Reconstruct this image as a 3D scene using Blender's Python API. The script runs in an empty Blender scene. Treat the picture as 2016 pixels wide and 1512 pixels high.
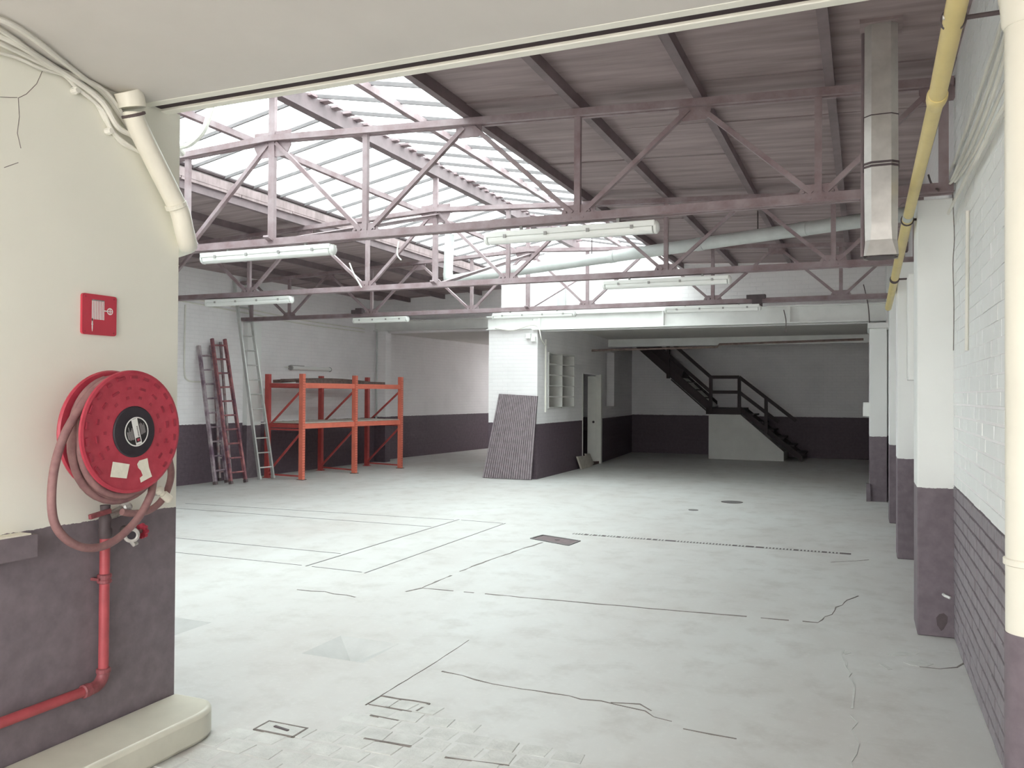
import bpy, bmesh, math, random
from mathutils import Vector, Matrix
random.seed(7)
S = bpy.context.scene
COL = S.collection

# ---------------------------------------------------------------- camera, world, exposure
F, YAW, PITCH, ROLL, EYE = 1645.4, .39824, .012467, .00565, 1.65
_f = Vector((-math.sin(YAW) * math.cos(PITCH), math.cos(YAW) * math.cos(PITCH), math.sin(PITCH)))
_r = Vector((math.cos(YAW), math.sin(YAW), 0))
_u = _r.cross(_f)
RGT = math.cos(ROLL) * _r + math.sin(ROLL) * _u
UPV = -math.sin(ROLL) * _r + math.cos(ROLL) * _u
cd = bpy.data.cameras.new('camera')
cam = bpy.data.objects.new('camera', cd)
COL.objects.link(cam)
cd.sensor_width = 36
cd.lens = F / 2016 * 36
cd.clip_start = .02
M = Matrix((RGT, UPV, -_f)).transposed().to_4x4()
M.translation = (0, 0, EYE)
cam.matrix_world = M
S.camera = cam

w = bpy.data.worlds.new('overcast_sky')
S.world = w
w.use_nodes = True
bg = w.node_tree.nodes['Background']
bg.inputs['Color'].default_value = (.985, 1, .995, 1)
bg.inputs['Strength'].default_value = 5.0
S.view_settings.view_transform = 'Standard'
S.view_settings.look = 'None'
S.view_settings.gamma = 1
S.view_settings.use_curve_mapping = False
S.view_settings.exposure = 0.9
S.cycles.max_bounces = 10
S.cycles.diffuse_bounces = 7
S.cycles.transparent_max_bounces = 12
S.cycles.sample_clamp_indirect = 6
S.cycles.use_denoising = True

# ---------------------------------------------------------------- measuring helpers: a sight line met by a real plane of the room
def _ray(x, y): return _f + RGT * ((x - 1008) / F) + UPV * ((756 - y) / F)
def on(axis, val, x, y):
    d = _ray(x, y)
    o = Vector((0, 0, EYE))
    return o + d * ((val - o[axis]) / d[axis])
def onx(x, y, X): return on(0, X, x, y)
def ony(x, y, Y): return on(1, Y, x, y)
def onz(x, y, Z=0.): return on(2, Z, x, y)

# ---------------------------------------------------------------- materials
def new_mat(name):
    m = bpy.data.materials.new(name)
    m.use_nodes = True
    nt = m.node_tree
    return m, nt, nt.nodes['Principled BSDF']
def N(nt, typ, **kw):
    n = nt.nodes.new(typ)
    for k, v in kw.items():
        if k in n.inputs: n.inputs[k].default_value = v
        else: setattr(n, k, v)
    return n
def c4(c): return (*c, 1) if len(c) == 3 else c
def mixc(nt, fac, a, b, blend='MIX'):
    n = nt.nodes.new('ShaderNodeMix')
    n.data_type = 'RGBA'
    n.blend_type = blend
    for i, v in ((0, fac), (6, a), (7, b)):
        if hasattr(v, 'links') or hasattr(v, 'is_output'): nt.links.new(v, n.inputs[i])
        elif i == 0: n.inputs[0].default_value = v
        else: n.inputs[i].default_value = c4(v)
    return n.outputs[2]
def ramp(nt, src, lo, hi):
    n = nt.nodes.new('ShaderNodeMapRange')
    n.inputs['From Min'].default_value = lo
    n.inputs['From Max'].default_value = hi
    nt.links.new(src, n.inputs['Value'])
    return n.outputs['Result']
def noise(nt, pos, scale, detail=4, rough=.6):
    n = N(nt, 'ShaderNodeTexNoise', Scale=scale, Detail=detail, Roughness=rough)
    nt.links.new(pos, n.inputs['Vector'])
    return n.outputs['Fac']
def world_pos(nt): return N(nt, 'ShaderNodeNewGeometry').outputs['Position']
def math_(nt, op, a, b):
    n = nt.nodes.new('ShaderNodeMath')
    n.operation = op
    for i, v in enumerate((a, b)):
        if hasattr(v, 'is_output'): nt.links.new(v, n.inputs[i])
        else: n.inputs[i].default_value = v
    return n.outputs[0]
def bump(nt, bsdf, h, strength, dist=.01, prev=None):
    b = N(nt, 'ShaderNodeBump', Strength=strength, Distance=dist)
    nt.links.new(h, b.inputs['Height'])
    if prev: nt.links.new(prev, b.inputs['Normal'])
    nt.links.new(b.outputs[0], bsdf.inputs['Normal'])
    return b.outputs[0]

def paint(name, col, rough=.55, var=.12, vscale=6, col2=None, metal=0., bmp=.0, spec=.4, stretch=None):
    m, nt, b = new_mat(name)
    p = world_pos(nt)
    if stretch:
        st = N(nt, 'ShaderNodeVectorMath', operation='MULTIPLY')
        st.inputs[1].default_value = stretch
        nt.links.new(p, st.inputs[0])
        p = st.outputs[0]
    f = ramp(nt, noise(nt, p, vscale), .35, .68)
    c2 = col2 if col2 else tuple(x * (1 - var) for x in col)
    nt.links.new(mixc(nt, f, col, c2), b.inputs['Base Color'])
    b.inputs['Roughness'].default_value = rough
    b.inputs['Metallic'].default_value = metal
    b.inputs['Specular IOR Level'].default_value = spec
    if bmp: bump(nt, b, noise(nt, p, vscale * 8), bmp, .004)
    return m

DADO = (.10, .074, .09)
def wall_mat(name, white, dado_h, brick=None, dado=DADO, bs=.22, dirt=.1):
    m, nt, b = new_mat(name)
    p = world_pos(nt)
    sep = N(nt, 'ShaderNodeSeparateXYZ')
    nt.links.new(p, sep.inputs[0])
    n1 = noise(nt, p, 1.3, 5)
    n2 = noise(nt, p, 14, 5)
    wcol = mixc(nt, math_(nt, 'MULTIPLY', ramp(nt, n1, .45, .75), dirt * 3), white, tuple(x * .72 for x in white))
    dcol = mixc(nt, ramp(nt, n2, .35, .7), dado, tuple(x * 1.3 for x in dado))
    edge = math_(nt, 'ADD', dado_h, math_(nt, 'MULTIPLY', math_(nt, 'SUBTRACT', n2, .5), .03))
    fac = math_(nt, 'LESS_THAN', sep.outputs[2], edge)
    col = mixc(nt, fac, wcol, dcol)
    prev = bump(nt, b, noise(nt, p, 40, 4), .12, .004)
    if brick:
        cmb = N(nt, 'ShaderNodeCombineXYZ')
        nt.links.new(sep.outputs[0 if brick == 'x' else 1], cmb.inputs[0])
        nt.links.new(sep.outputs[2], cmb.inputs[1])
        bt = N(nt, 'ShaderNodeTexBrick', Scale=1., offset=.5)
        bt.inputs['Brick Width'].default_value = .22
        bt.inputs['Row Height'].default_value = .075
        bt.inputs['Mortar Size'].default_value = .008
        bt.inputs['Mortar Smooth'].default_value = .6
        for i, c in (('Color1', 1.), ('Color2', .93), ('Mortar', .0)): bt.inputs[i].default_value = (c, c, c, 1)
        nt.links.new(cmb.outputs[0], bt.inputs['Vector'])
        bump(nt, b, bt.outputs['Color'], bs, .02, prev)
        col = mixc(nt, math_(nt, 'MULTIPLY', bt.outputs['Fac'], .16), col, mixc(nt, 1., col, (.72, .70, .72), 'MULTIPLY'))
    nt.links.new(col, b.inputs['Base Color'])
    b.inputs['Roughness'].default_value = .6
    b.inputs['Specular IOR Level'].default_value = .35
    return m

WHITE = (.86, .838, .842)
MT = {}
MT['cream'] = wall_mat('cream_wall_paint', (.82, .815, .73), 1.073, None, dado=(.165, .138, .152), dirt=.03)
MT['white_y'] = wall_mat('white_brick_facing_x', WHITE, 1.075, 'y')
MT['white_x'] = wall_mat('white_brick_facing_y', WHITE, 1.09, 'x')
MT['pillar'] = wall_mat('white_plaster_pillar', (.82, .83, .81), 1.02, None, dado=(.15, .122, .138), dirt=.05)
MT['brick'] = wall_mat('painted_brick', (.82, .83, .82), 1.045, None, dado=(.22, .195, .212), dirt=.05)  # dado paler here, the sheen at grazing view put into its colour
MT['plaster'] = paint('grey_ceiling_plaster', (.65, .622, .59), .8, .05, 2)
MT['lip'] = paint('pale_trim_paint', (.84, .83, .75), .5, .06, 5)
MT['slot'] = paint('slot_shade', (.05, .035, .04), .9)
MT['roof'] = paint('grey_roof_boards', (.37, .292, .296), .85, .34, 3, bmp=.35, stretch=(.35, 3.2, 1))
MT['steel'] = paint('mauve_steel_paint', (.34, .275, .288), .55, .3, 5, col2=(.23, .16, .17))
MT['purlin'] = paint('dark_purlin_paint', (.22, .17, .18), .6, .25, 4)
MT['bar_grey'] = paint('grey_glazing_bar', (.17, .155, .16), .6, .2, 8)
MT['curb'] = paint('stained_concrete_curb', (.29, .262, .255), .85, .5, 7)
MT['beam'] = paint('white_beam_paint', (.80, .80, .78), .5, .1, 3)
MT['lamp_body'] = paint('lamp_white_enamel', (.82, .83, .80), .4, .05, 3)
MT['lamp_cover'] = paint('milky_lamp_cover', (.86, .87, .84), .25, .03, 3)
MT['lamp_clip'] = paint('grey_clip', (.35, .34, .33), .5)
MT['pipe_white'] = paint('white_plastic_pipe', (.56, .58, .565), .4, .15, 4)
MT['pipe_cream'] = paint('cream_plastic_pipe', (.80, .77, .67), .4, .06, 4)
MT['cable'] = paint('painted_cable', (.78, .765, .70), .6, .12, 3)
MT['cable_dark'] = paint('dark_cable', (.12, .09, .09), .7)
MT['yellow'] = paint('yellow_gas_pipe_paint', (.74, .60, .26), .4, .12, 4)
MT['flue'] = paint('dull_galvanised_metal', (.62, .59, .56), .36, .25, 5, metal=.45)
MT['iron'] = paint('dark_iron', (.10, .075, .08), .6, .3, 12)
MT['red'] = paint('red_enamel', (.47, .055, .085), .42, .25, 18, col2=(.38, .035, .06))
MT['red_dark'] = paint('red_enamel_mark', (.34, .035, .06), .5, .3, 20)
MT['red_pipe'] = paint('red_pipe_paint', (.43, .08, .092), .45, .25, 9)
MT['red_worn'] = paint('worn_red_fitting', (.30, .085, .095), .5, .4, 25)
MT['hose'] = paint('old_hose_rubber', (.30, .165, .158), .65, .25, 15, col2=(.21, .105, .108))
MT['hub'] = paint('black_hub', (.030, .024, .032), .5, .3, 20)
MT['label_white'] = paint('white_label_print', (.78, .78, .76), .5, .03)
MT['label_black'] = paint('black_label_print', (.02, .018, .02), .5, .03)
MT['label_grey'] = paint('grey_small_print', (.33, .31, .31), .5, .1, 300)
MT['sticker'] = paint('old_paper_sticker', (.80, .77, .66), .7, .12, 30)
MT['brass'] = paint('tarnished_metal', (.42, .38, .35), .35, .4, 30, metal=.5)
MT['pale_metal'] = paint('pale_coupling_metal', (.58, .56, .53), .4, .3, 30, metal=.3)
MT['sign_red'] = paint('sign_red', (.52, .045, .075), .4, .08, 10)
MT['rack'] = paint('orange_rack_paint', (.76, .20, .135), .45, .15, 6)
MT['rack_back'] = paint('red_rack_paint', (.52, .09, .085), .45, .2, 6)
MT['hole'] = paint('dark_slot_hole', (.22, .03, .025), .8)
MT['board'] = paint('grey_chipboard', (.52, .48, .42), .8, .2, 9)
MT['old_wood'] = paint('old_grey_brown_wood', (.19, .135, .12), .8, .4, 14)
MT['slat'] = paint('grey_painted_slat', (.30, .25, .27), .6, .3, 11)
MT['groove'] = paint('dark_slat_gap', (.07, .05, .06), .8)
MT['lad_red'] = paint('paint_worn_red_ladder', (.40, .16, .16), .6, .5, 7, col2=(.12, .055, .08))
MT['lad_purple'] = paint('paint_splashed_ladder', (.16, .10, .14), .6, .5, 5, col2=(.52, .46, .47))
MT['lad_grey'] = paint('grey_old_ladder', (.42, .38, .38), .6, .4, 7, col2=(.24, .12, .13))
MT['alu'] = paint('dull_aluminium', (.62, .63, .61), .4, .15, 6, metal=.4)
MT['stair_dark'] = paint('dark_brown_stair_paint', (.035, .020, .024), .6, .3, 5)
MT['stair_white'] = paint('white_stair_board', (.66, .65, .62), .6, .08, 3)
MT['door'] = paint('white_door_paint', (.76, .75, .70), .5, .08, 4)
MT['shelf'] = paint('white_shelf_paint', (.78, .77, .74), .5, .08, 5)
MT['dark_room'] = paint('dark_interior', (.10, .085, .09), .9)
MT['gully'] = paint('gully_shaded_concrete', (.49, .485, .47), .6, .1, 9)  # darker than the floor, with shade on the facets put into the tone
MT['stone'] = paint('pale_sett_stone', (.59, .59, .565), .62, .2, 9, bmp=.5)
MT['bounce_ground'] = paint('bounce_paving', (.62, .56, .49), .8, .2, 2)  # tone raised and warmed so the unseen ground bounces light inside
MT['plinth'] = paint('beige_plinth_paint', (.66, .64, .54), .32, .12, 4, bmp=.05, spec=.5)
MT['crack'] = paint('crack_shadow_dirt', (.24, .21, .195), .9, .4, 20)
MT['iron_plate'] = paint('rusty_cover_plate', (.17, .12, .125), .6, .3, 14)
MT['steel_edge'] = paint('thin_steel_edging', (.16, .15, .15), .5, .2, 8)

def floor_material():
    m, nt, b = new_mat('worn_concrete')
    p = world_pos(nt)
    st = N(nt, 'ShaderNodeVectorMath', operation='MULTIPLY')
    st.inputs[1].default_value = (1, .55, 1)
    nt.links.new(p, st.inputs[0])
    n1 = noise(nt, st.outputs[0], .7, 6, .62)
    n2 = noise(nt, p, 3.2, 6, .65)
    n3 = noise(nt, p, 26, 4, .6)
    c = mixc(nt, ramp(nt, n1, .35, .72), (.575, .575, .56), (.48, .452, .43))
    c = mixc(nt, math_(nt, 'MULTIPLY', ramp(nt, n2, .50, .75), .62), c, (.40, .375, .35))
    c = mixc(nt, math_(nt, 'MULTIPLY', ramp(nt, n3, .55, .8), .25), c, (.70, .70, .67))
    nt.links.new(c, b.inputs['Base Color'])
    r = nt.nodes.new('ShaderNodeMapRange')
    r.inputs['To Min'].default_value = .38
    r.inputs['To Max'].default_value = .62
    nt.links.new(n2, r.inputs['Value'])
    nt.links.new(r.outputs[0], b.inputs['Roughness'])
    b.inputs['Specular IOR Level'].default_value = .4
    bump(nt, b, n3, .12, .006)
    return m
MT['floor'] = floor_material()

def glass_material():
    m, nt, b = new_mat('wired_roof_glass')
    nt.nodes.remove(b)
    out = nt.nodes['Material Output']
    tr = N(nt, 'ShaderNodeBsdfTransparent', Color=(.74, .78, .775, 1))
    tl = N(nt, 'ShaderNodeBsdfTranslucent', Color=(.9, .93, .93, 1))
    mx = N(nt, 'ShaderNodeMixShader', Fac=.25)
    nt.links.new(tr.outputs[0], mx.inputs[1])
    nt.links.new(tl.outputs[0], mx.inputs[2])
    nt.links.new(mx.outputs[0], out.inputs[0])
    return m
MT['glass'] = glass_material()

# ---------------------------------------------------------------- mesh helpers
class MB:
    def __init__(s): s.v, s.f = [], []
    def add(s, vs, fs):
        o = len(s.v)
        s.v += [Vector(q) for q in vs]
        s.f += [tuple(i + o for i in f) for f in fs]
        return s
    def box(s, x0, x1, y0, y1, z0, z1):
        v = [(x, y, z) for z in (z0, z1) for y in (y0, y1) for x in (x0, x1)]
        return s.add(v, [(0, 2, 3, 1), (4, 5, 7, 6), (0, 1, 5, 4), (2, 6, 7, 3), (0, 4, 6, 2), (1, 3, 7, 5)])
    def bar(s, p, q, w, h, up=(0, 0, 1)):
        p, q = Vector(p), Vector(q)
        d = (q - p).normalized()
        a = d.cross(Vector(up))
        if a.length < 1e-4: a = d.cross(Vector((1, 0, 0)))
        a.normalize()
        b = a.cross(d)
        v = [e + a * (i * w / 2) + b * (j * h / 2) for e in (p, q) for i, j in ((-1, -1), (1, -1), (1, 1), (-1, 1))]
        return s.add(v, [(3, 2, 1, 0), (4, 5, 6, 7), (0, 1, 5, 4), (1, 2, 6, 5), (2, 3, 7, 6), (3, 0, 4, 7)])
    def tube(s, pts, r, n=10, caps=True, closed=False):
        pts = [Vector(p) for p in pts]
        rs = r if isinstance(r, (list, tuple)) else [r] * len(pts)
        o = len(s.v)
        k = len(pts)
        prev = None
        for i, p in enumerate(pts):
            a = pts[(i - 1) % k] if (closed or i > 0) else p
            c = pts[(i + 1) % k] if (closed or i < k - 1) else p
            t = (c - a)
            t = t.normalized() if t.length > 1e-9 else Vector((0, 0, 1))
            if prev is None:
                x = t.orthogonal().normalized()
            else:
                x = prev - t * prev.dot(t)
                x = x.normalized() if x.length > 1e-6 else t.orthogonal().normalized()
            prev = x
            y = t.cross(x)
            for j in range(n):
                an = 2 * math.pi * j / n
                s.v.append(p + (x * math.cos(an) + y * math.sin(an)) * rs[i])
        for i in range(k if closed else k - 1):
            i2 = (i + 1) % k
            for j in range(n):
                j2 = (j + 1) % n
                s.f.append((o + i * n + j, o + i * n + j2, o + i2 * n + j2, o + i2 * n + j))
        if caps and not closed:
            s.f.append(tuple(o + j for j in reversed(range(n))))
            s.f.append(tuple(o + (k - 1) * n + j for j in range(n)))
        return s
    def lathe(s, c, axis, prof, n=32):
        """prof: (radius, distance along axis)"""
        c, ax = Vector(c), Vector(axis).normalized()
        x = ax.orthogonal().normalized()
        y = ax.cross(x)
        o = len(s.v)
        for r, d in prof:
            for j in range(n):
                an = 2 * math.pi * j / n
                s.v.append(c + ax * d + (x * math.cos(an) + y * math.sin(an)) * r)
        for i in range(len(prof) - 1):
            for j in range(n):
                j2 = (j + 1) % n
                s.f.append((o + i * n + j, o + i * n + j2, o + (i + 1) * n + j2, o + (i + 1) * n + j))
        s.f.append(tuple(o + j for j in reversed(range(n))))
        s.f.append(tuple(o + (len(prof) - 1) * n + j for j in range(n)))
        return s
    def prism(s, poly, off):
        poly = [Vector(p) for p in poly]
        off = Vector(off)
        n = len(poly)
        f = [tuple(reversed(range(n))), tuple(range(n, 2 * n))]
        f += [(i, (i + 1) % n, n + (i + 1) % n, n + i) for i in range(n)]
        return s.add(poly + [p + off for p in poly], f)
    def build(s, name, mat, parent=None, smooth=False, bevel=0., kind=None, loc=None):
        base = parent_loc(parent) if parent else Vector((0, 0, 0))
        own = Vector(loc) if loc is not None else base
        me = bpy.data.meshes.new(name)
        me.from_pydata([v - own for v in s.v], [], s.f)
        bm = bmesh.new()
        bm.from_mesh(me)
        bmesh.ops.recalc_face_normals(bm, faces=bm.faces)
        bm.to_mesh(me)
        bm.free()
        me.materials.append(MT[mat])
        if smooth:
            me.polygons.foreach_set('use_smooth', [True] * len(me.polygons))
            me.set_sharp_from_angle(angle=math.radians(40))
        o = bpy.data.objects.new(name, me)
        COL.objects.link(o)
        if parent:
            o.parent = parent
            o.location = own - base
        else:
            o.location = own
        if bevel:
            b = o.modifiers.new('bevel', 'BEVEL')
            b.width = bevel
            b.segments = 2
            b.limit_method = 'ANGLE'
        if kind: o['kind'] = kind
        return o
def parent_loc(o):
    l = Vector((0, 0, 0))
    while o:
        l += o.location
        o = o.parent
    return l
def tag(o, label, cat, group=None):
    o['label'] = label
    o['category'] = cat
    if group: o['group'] = group
    return o
def thing(name, label, cat, loc, group=None):
    o = bpy.data.objects.new(name, None)
    COL.objects.link(o)
    o.location = loc
    o.empty_display_size = .1
    return tag(o, label, cat, group)
def struct(o):
    o['kind'] = 'structure'
    return o
def copy_tree(o, parent=None):
    c = o.copy()
    COL.objects.link(c)
    if parent: c.parent = parent
    for ch in o.children: copy_tree(ch, c)
    return c
def smooth_path(pts, n=6):
    pts = [Vector(p) for p in pts]
    out = []
    for i in range(len(pts) - 1):
        p0, p1, p2, p3 = pts[max(i - 1, 0)], pts[i], pts[i + 1], pts[min(i + 2, len(pts) - 1)]
        for k in range(n):
            t = k / n
            out.append(.5 * ((2 * p1) + (p2 - p0) * t + (2 * p0 - 5 * p1 + 4 * p2 - p3) * t * t + (3 * p1 - p0 - 3 * p2 + p3) * t ** 3))
    return out + [pts[-1]]
def wall_grid(name, p0, p1, z0, z1, th, mat, holes=()):
    """upright wall from plan point p0 to p1; th runs to the left of that direction; holes are (u0, u1, z0, z1)"""
    p0, p1 = Vector((*p0, 0)), Vector((*p1, 0))
    L = (p1 - p0).length
    d = (p1 - p0) / L
    nrm = Vector((-d.y, d.x, 0)) * th
    us = sorted({0, L, *[h for q in holes for h in q[:2]]})
    zs = sorted({z0, z1, *[h for q in holes for h in q[2:]]})
    def solid(i, j):
        if not (0 <= i < len(us) - 1 and 0 <= j < len(zs) - 1): return False
        u, z = (us[i] + us[i + 1]) / 2, (zs[j] + zs[j + 1]) / 2
        return not any(q[0] < u < q[1] and q[2] < z < q[3] for q in holes)
    m = MB()
    idx = {}
    def V(i, j, k):
        if (i, j, k) not in idx:
            idx[i, j, k] = len(m.v)
            m.v.append(p0 + d * us[i] + nrm * k + Vector((0, 0, zs[j])))
        return idx[i, j, k]
    for i in range(len(us) - 1):
        for j in range(len(zs) - 1):
            if not solid(i, j): continue
            for k in (0, 1): m.f.append(tuple(V(a, b, k) for a, b in ((i, j), (i + 1, j), (i + 1, j + 1), (i, j + 1))))
            for (di, dj), (a, b) in (((-1, 0), ((i, j), (i, j + 1))), ((1, 0), ((i + 1, j), (i + 1, j + 1))), ((0, -1), ((i, j), (i + 1, j))), ((0, 1), ((i, j + 1), (i + 1, j + 1)))):
                if not solid(i + di, j + dj): m.f.append((V(*a, 0), V(*b, 0), V(*b, 1), V(*a, 1)))
    return struct(m.build(name, mat))

# ---------------------------------------------------------------- levels of the roof
RX = -5.13                                        # ridge line
def chord_z(x): return 4.04 - .0455 * abs(x - RX)
def deck_z(x): return chord_z(x) + .13
XW, XR, YEND = -3.2, .57, 15.4
CEIL = 3.04

# ---------------------------------------------------------------- floor (with two sunk gullies)
gully = [(-3.285, -2.825, 4.39, 4.82), (-4.775, -4.315, 4.27, 4.72)]
xs = sorted({-12.5, 1.2, *[v for g in gully for v in g[:2]]})
ys = sorted({-2.7, 26.5, *[v for g in gully for v in g[2:]]})
m = MB()
ix = {}
def fv(i, j):
    if (i, j) not in ix:
        ix[i, j] = len(m.v)
        m.v.append(Vector((xs[i], ys[j], 0)))
    return ix[i, j]
for i in range(len(xs) - 1):
    for j in range(len(ys) - 1):
        cx, cy = (xs[i] + xs[i + 1]) / 2, (ys[j] + ys[j + 1]) / 2
        if any(g[0] < cx < g[1] and g[2] < cy < g[3] for g in gully): continue
        m.f.append((fv(i, j), fv(i + 1, j), fv(i + 1, j + 1), fv(i, j + 1)))
floor = struct(m.build('floor', 'floor'))
struct(MB().box(-12, 8, -22, -2.7, -.2, -.01).build('bounce_ground', 'bounce_ground'))  # unseen ground added outside to keep sky light from coming up from below
for k, g in enumerate(gully):
    t = thing('floor_gully', ['square concrete gully sunk in four sloping facets, small drain in its centre', 'square sunk gully half hidden beyond the beige plinth'][k], 'gully', ((g[0] + g[1]) / 2, (g[2] + g[3]) / 2, 0))
    cx, cy = t.location.x, t.location.y
    for a, b in (((0, 2), (1, 2)), ((1, 2), (1, 3)), ((1, 3), (0, 3)), ((0, 3), (0, 2))):
        A, B = Vector((g[a[0]], g[a[1]], 0)), Vector((g[b[0]], g[b[1]], 0))
        MB().prism([A, B, (cx, cy, -.095)], (0, 0, -.02)).build('facet', 'gully', t)
    MB().lathe((cx, cy, -.092), (0, 0, 1), [(.022, -.01), (.022, .004), (.014, .006)], 14).build('drain_hole', 'iron', t)

def ribbon(pts, w, name, mat, parent, jit=.0, z=.0025):
    P = []
    for i in range(len(pts) - 1):
        a, b = Vector(pts[i]), Vector(pts[i + 1])
        n = max(1, int((b - a).length / .09)) if jit else 1
        for k in range(n):
            q = a.lerp(b, k / n)
            if k and jit: q += Vector((random.uniform(-jit, jit), random.uniform(-jit, jit), 0))
            P.append(q)
    P.append(Vector(pts[-1]))
    mm = MB()
    L, R = [], []
    for i, q in enumerate(P):
        d = (P[min(i + 1, len(P) - 1)] - P[max(i - 1, 0)]).normalized()
        nn = Vector((-d.y, d.x, 0)) * w * .5 * (random.uniform(.2, 1.8) if jit else 1)
        L.append(q + nn)
        R.append(q - nn)
    n = len(P)
    mm.v = [Vector((v.x, v.y, h)) for h in (-.004, z) for v in L + R]
    o = 2 * n
    for i in range(n - 1):
        if jit > .004 and 0 < i < n - 2 and random.random() < .12: continue
        mm.f += [(o + i, o + i + 1, o + n + i + 1, o + n + i), (i, i + 1, o + i + 1, o + i), (n + i, n + i + 1, o + n + i + 1, o + n + i)]
    return mm.build(name, mat, parent)
cr = [[(-2.311, 4.443), (-2.169, 4.427), (-1.85, 4.363), (-1.488, 4.365), (-1.209, 4.341), (-1.051, 4.316), (-.822, 4.163), (-.562, 4.144)],
      [(-4.384, 5.793), (-4.128, 5.828), (-3.791, 5.77)], [(-.307, 6.497), (-.22, 6.78), (-.2, 7.03), (-.04, 7.5)],
      [(-3.46, 6.269), (-3.456, 7.26), (-3.349, 8.4), (-3.3, 8.75)], [(-3.46, 6.269), (-2.4, 6.33), (-1.2, 6.42), (-.307, 6.497)],
      [(-3.52, 6.1), (-3.46, 6.269)], [onz(1810, 1313)[:2], onz(1850, 1317)[:2], onz(1884, 1314)[:2], onz(1900, 1304)[:2]], [(-1.25, 4.36), (-1.1, 4.40), (-1.02, 4.33)],
      [(-2.43, 3.95), (-2.425, 4.6), (-2.44, 5.08)], [(-.3, 8.9), (.05, 9.2)]]
for k, pts in enumerate(cr):
    ribbon([(x, y, 0) for x, y in pts], [.008, .010, .006, .013, .014, .018, .006, .018, .003, .005][k], 'crack', 'crack', floor, jit=[.02, .02, .02, .008, .006, .01, .02, .02, .002, .02][k])
for pts, wd in (([(-.12, 5.865), (-.1, 5.6), (-.051, 4.913), (-.034, 4.407), (-.045, 3.7)], .012),):
    ribbon([(x, y, 0) for x, y in pts], wd, 'pale_crack', 'stone', floor, jit=.025)

# setts laid bare in the worn concrete
poly = [(-2.98, 3.22), (-2.75, 3.3), (-2.45, 3.5), (-2.44, 3.95), (-2.12, 3.92), (-1.9, 3.78), (-1.35, 3.68), (-.95, 3.5), (-1.1, 2.7), (-2.85, 2.7)]
def inside(x, y):
    c = False
    for i in range(len(poly)):
        (x1, y1), (x2, y2) = poly[i], poly[i - 1]
        if (y1 > y) != (y2 > y) and x < (x2 - x1) * (y - y1) / (y2 - y1) + x1: c = not c
    return c
sett_me = []
for q in range(6):
    mm = MB().box(-.0735, .0735, -.0585, .0585, -.03, .0)
    for v in mm.v[4:]: v.x *= .95; v.y *= .94
    for v in mm.v: v += Vector((random.uniform(-.006, .006), random.uniform(-.005, .005), 0))
    o = mm.build('sett', 'stone', bevel=.004)
    sett_me.append(o)
used = 0
row = 0
y = 2.74
while y < 3.95:
    x = -2.95 + (row % 2) * .08 + random.uniform(-.02, .02)
    while x < -.9:
        if inside(x, y):
            src = sett_me[random.randrange(6)]
            o = src.copy()
            COL.objects.link(o)
            o.name = 'sett'
            o.parent = floor
            o.location = (x, y + random.uniform(-.006, .006), random.uniform(.0005, .004))
            o.rotation_euler = (random.uniform(-.006, .006), random.uniform(-.006, .006), random.uniform(-.05, .05))
        x += .157 + random.uniform(-.006, .012)
    y += .127
    row += 1
for o in sett_me: bpy.data.objects.remove(o)
# dark open joints round the upper setts
for a, b in (((-2.43, 3.80), (-2.425, 3.95)), ((-2.425, 3.95), (-2.13, 3.955)), ((-2.13, 3.955), (-2.14, 3.83)), ((-2.30, 3.82), (-2.30, 3.94)), ((-2.42, 3.815), (-2.16, 3.815)), ((-2.33, 3.69), (-2.16, 3.685)), ((-1.75, 3.4), (-1.45, 3.44)), ((-2.2, 3.43), (-1.95, 3.44))):
    ribbon([(*a, 0), (*b, 0)], .009, 'open_joint', 'crack', floor, jit=.004, z=.004)
t = thing('stopcock_cover', 'small square cover set among the setts near the beige plinth', 'floor cover', (-2.635, 3.36, 0))
MB().box(-2.745, -2.525, 3.31, 3.415, -.02, .004).build('frame', 'stone', t)
for a in ((-2.75, -2.52, 3.302, 3.312), (-2.75, -2.52, 3.413, 3.423), (-2.755, -2.745, 3.302, 3.423), (-2.525, -2.515, 3.302, 3.423)):
    MB().box(*a, -.01, .0055).build('rim', 'crack', t)
MB().bar((-2.68, 3.372, .006), (-2.585, 3.355, .006), .014, .006).build('lifting_slot', 'iron', t)

# steel edging of the inspection pit
t = thing('pit_edging', 'thin steel edging lines of the covered inspection pit in the floor', 'pit cover', (-4.6, 8.2, 0))
for a, b, wd in (((-4.905, 6.61), (-4.905, 9.89), .016), ((-4.225, 6.57), (-4.225, 9.85), .012), ((-4.84, 6.62), (-4.27, 6.60), .009), ((-4.86, 9.86), (-4.25, 9.83), .009),
                 ((-9.3, 9.14), (-4.95, 9.205), .011), ((-9.3, 9.6), (-4.95, 9.83), .008), ((-8.6, 7.29), (-4.965, 7.275), .010), ((-8.6, 6.625), (-4.965, 6.628), .008)):
    ribbon([(*a, 0), (*b, 0)], wd, 'edge_strip', 'steel_edge', t)

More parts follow.
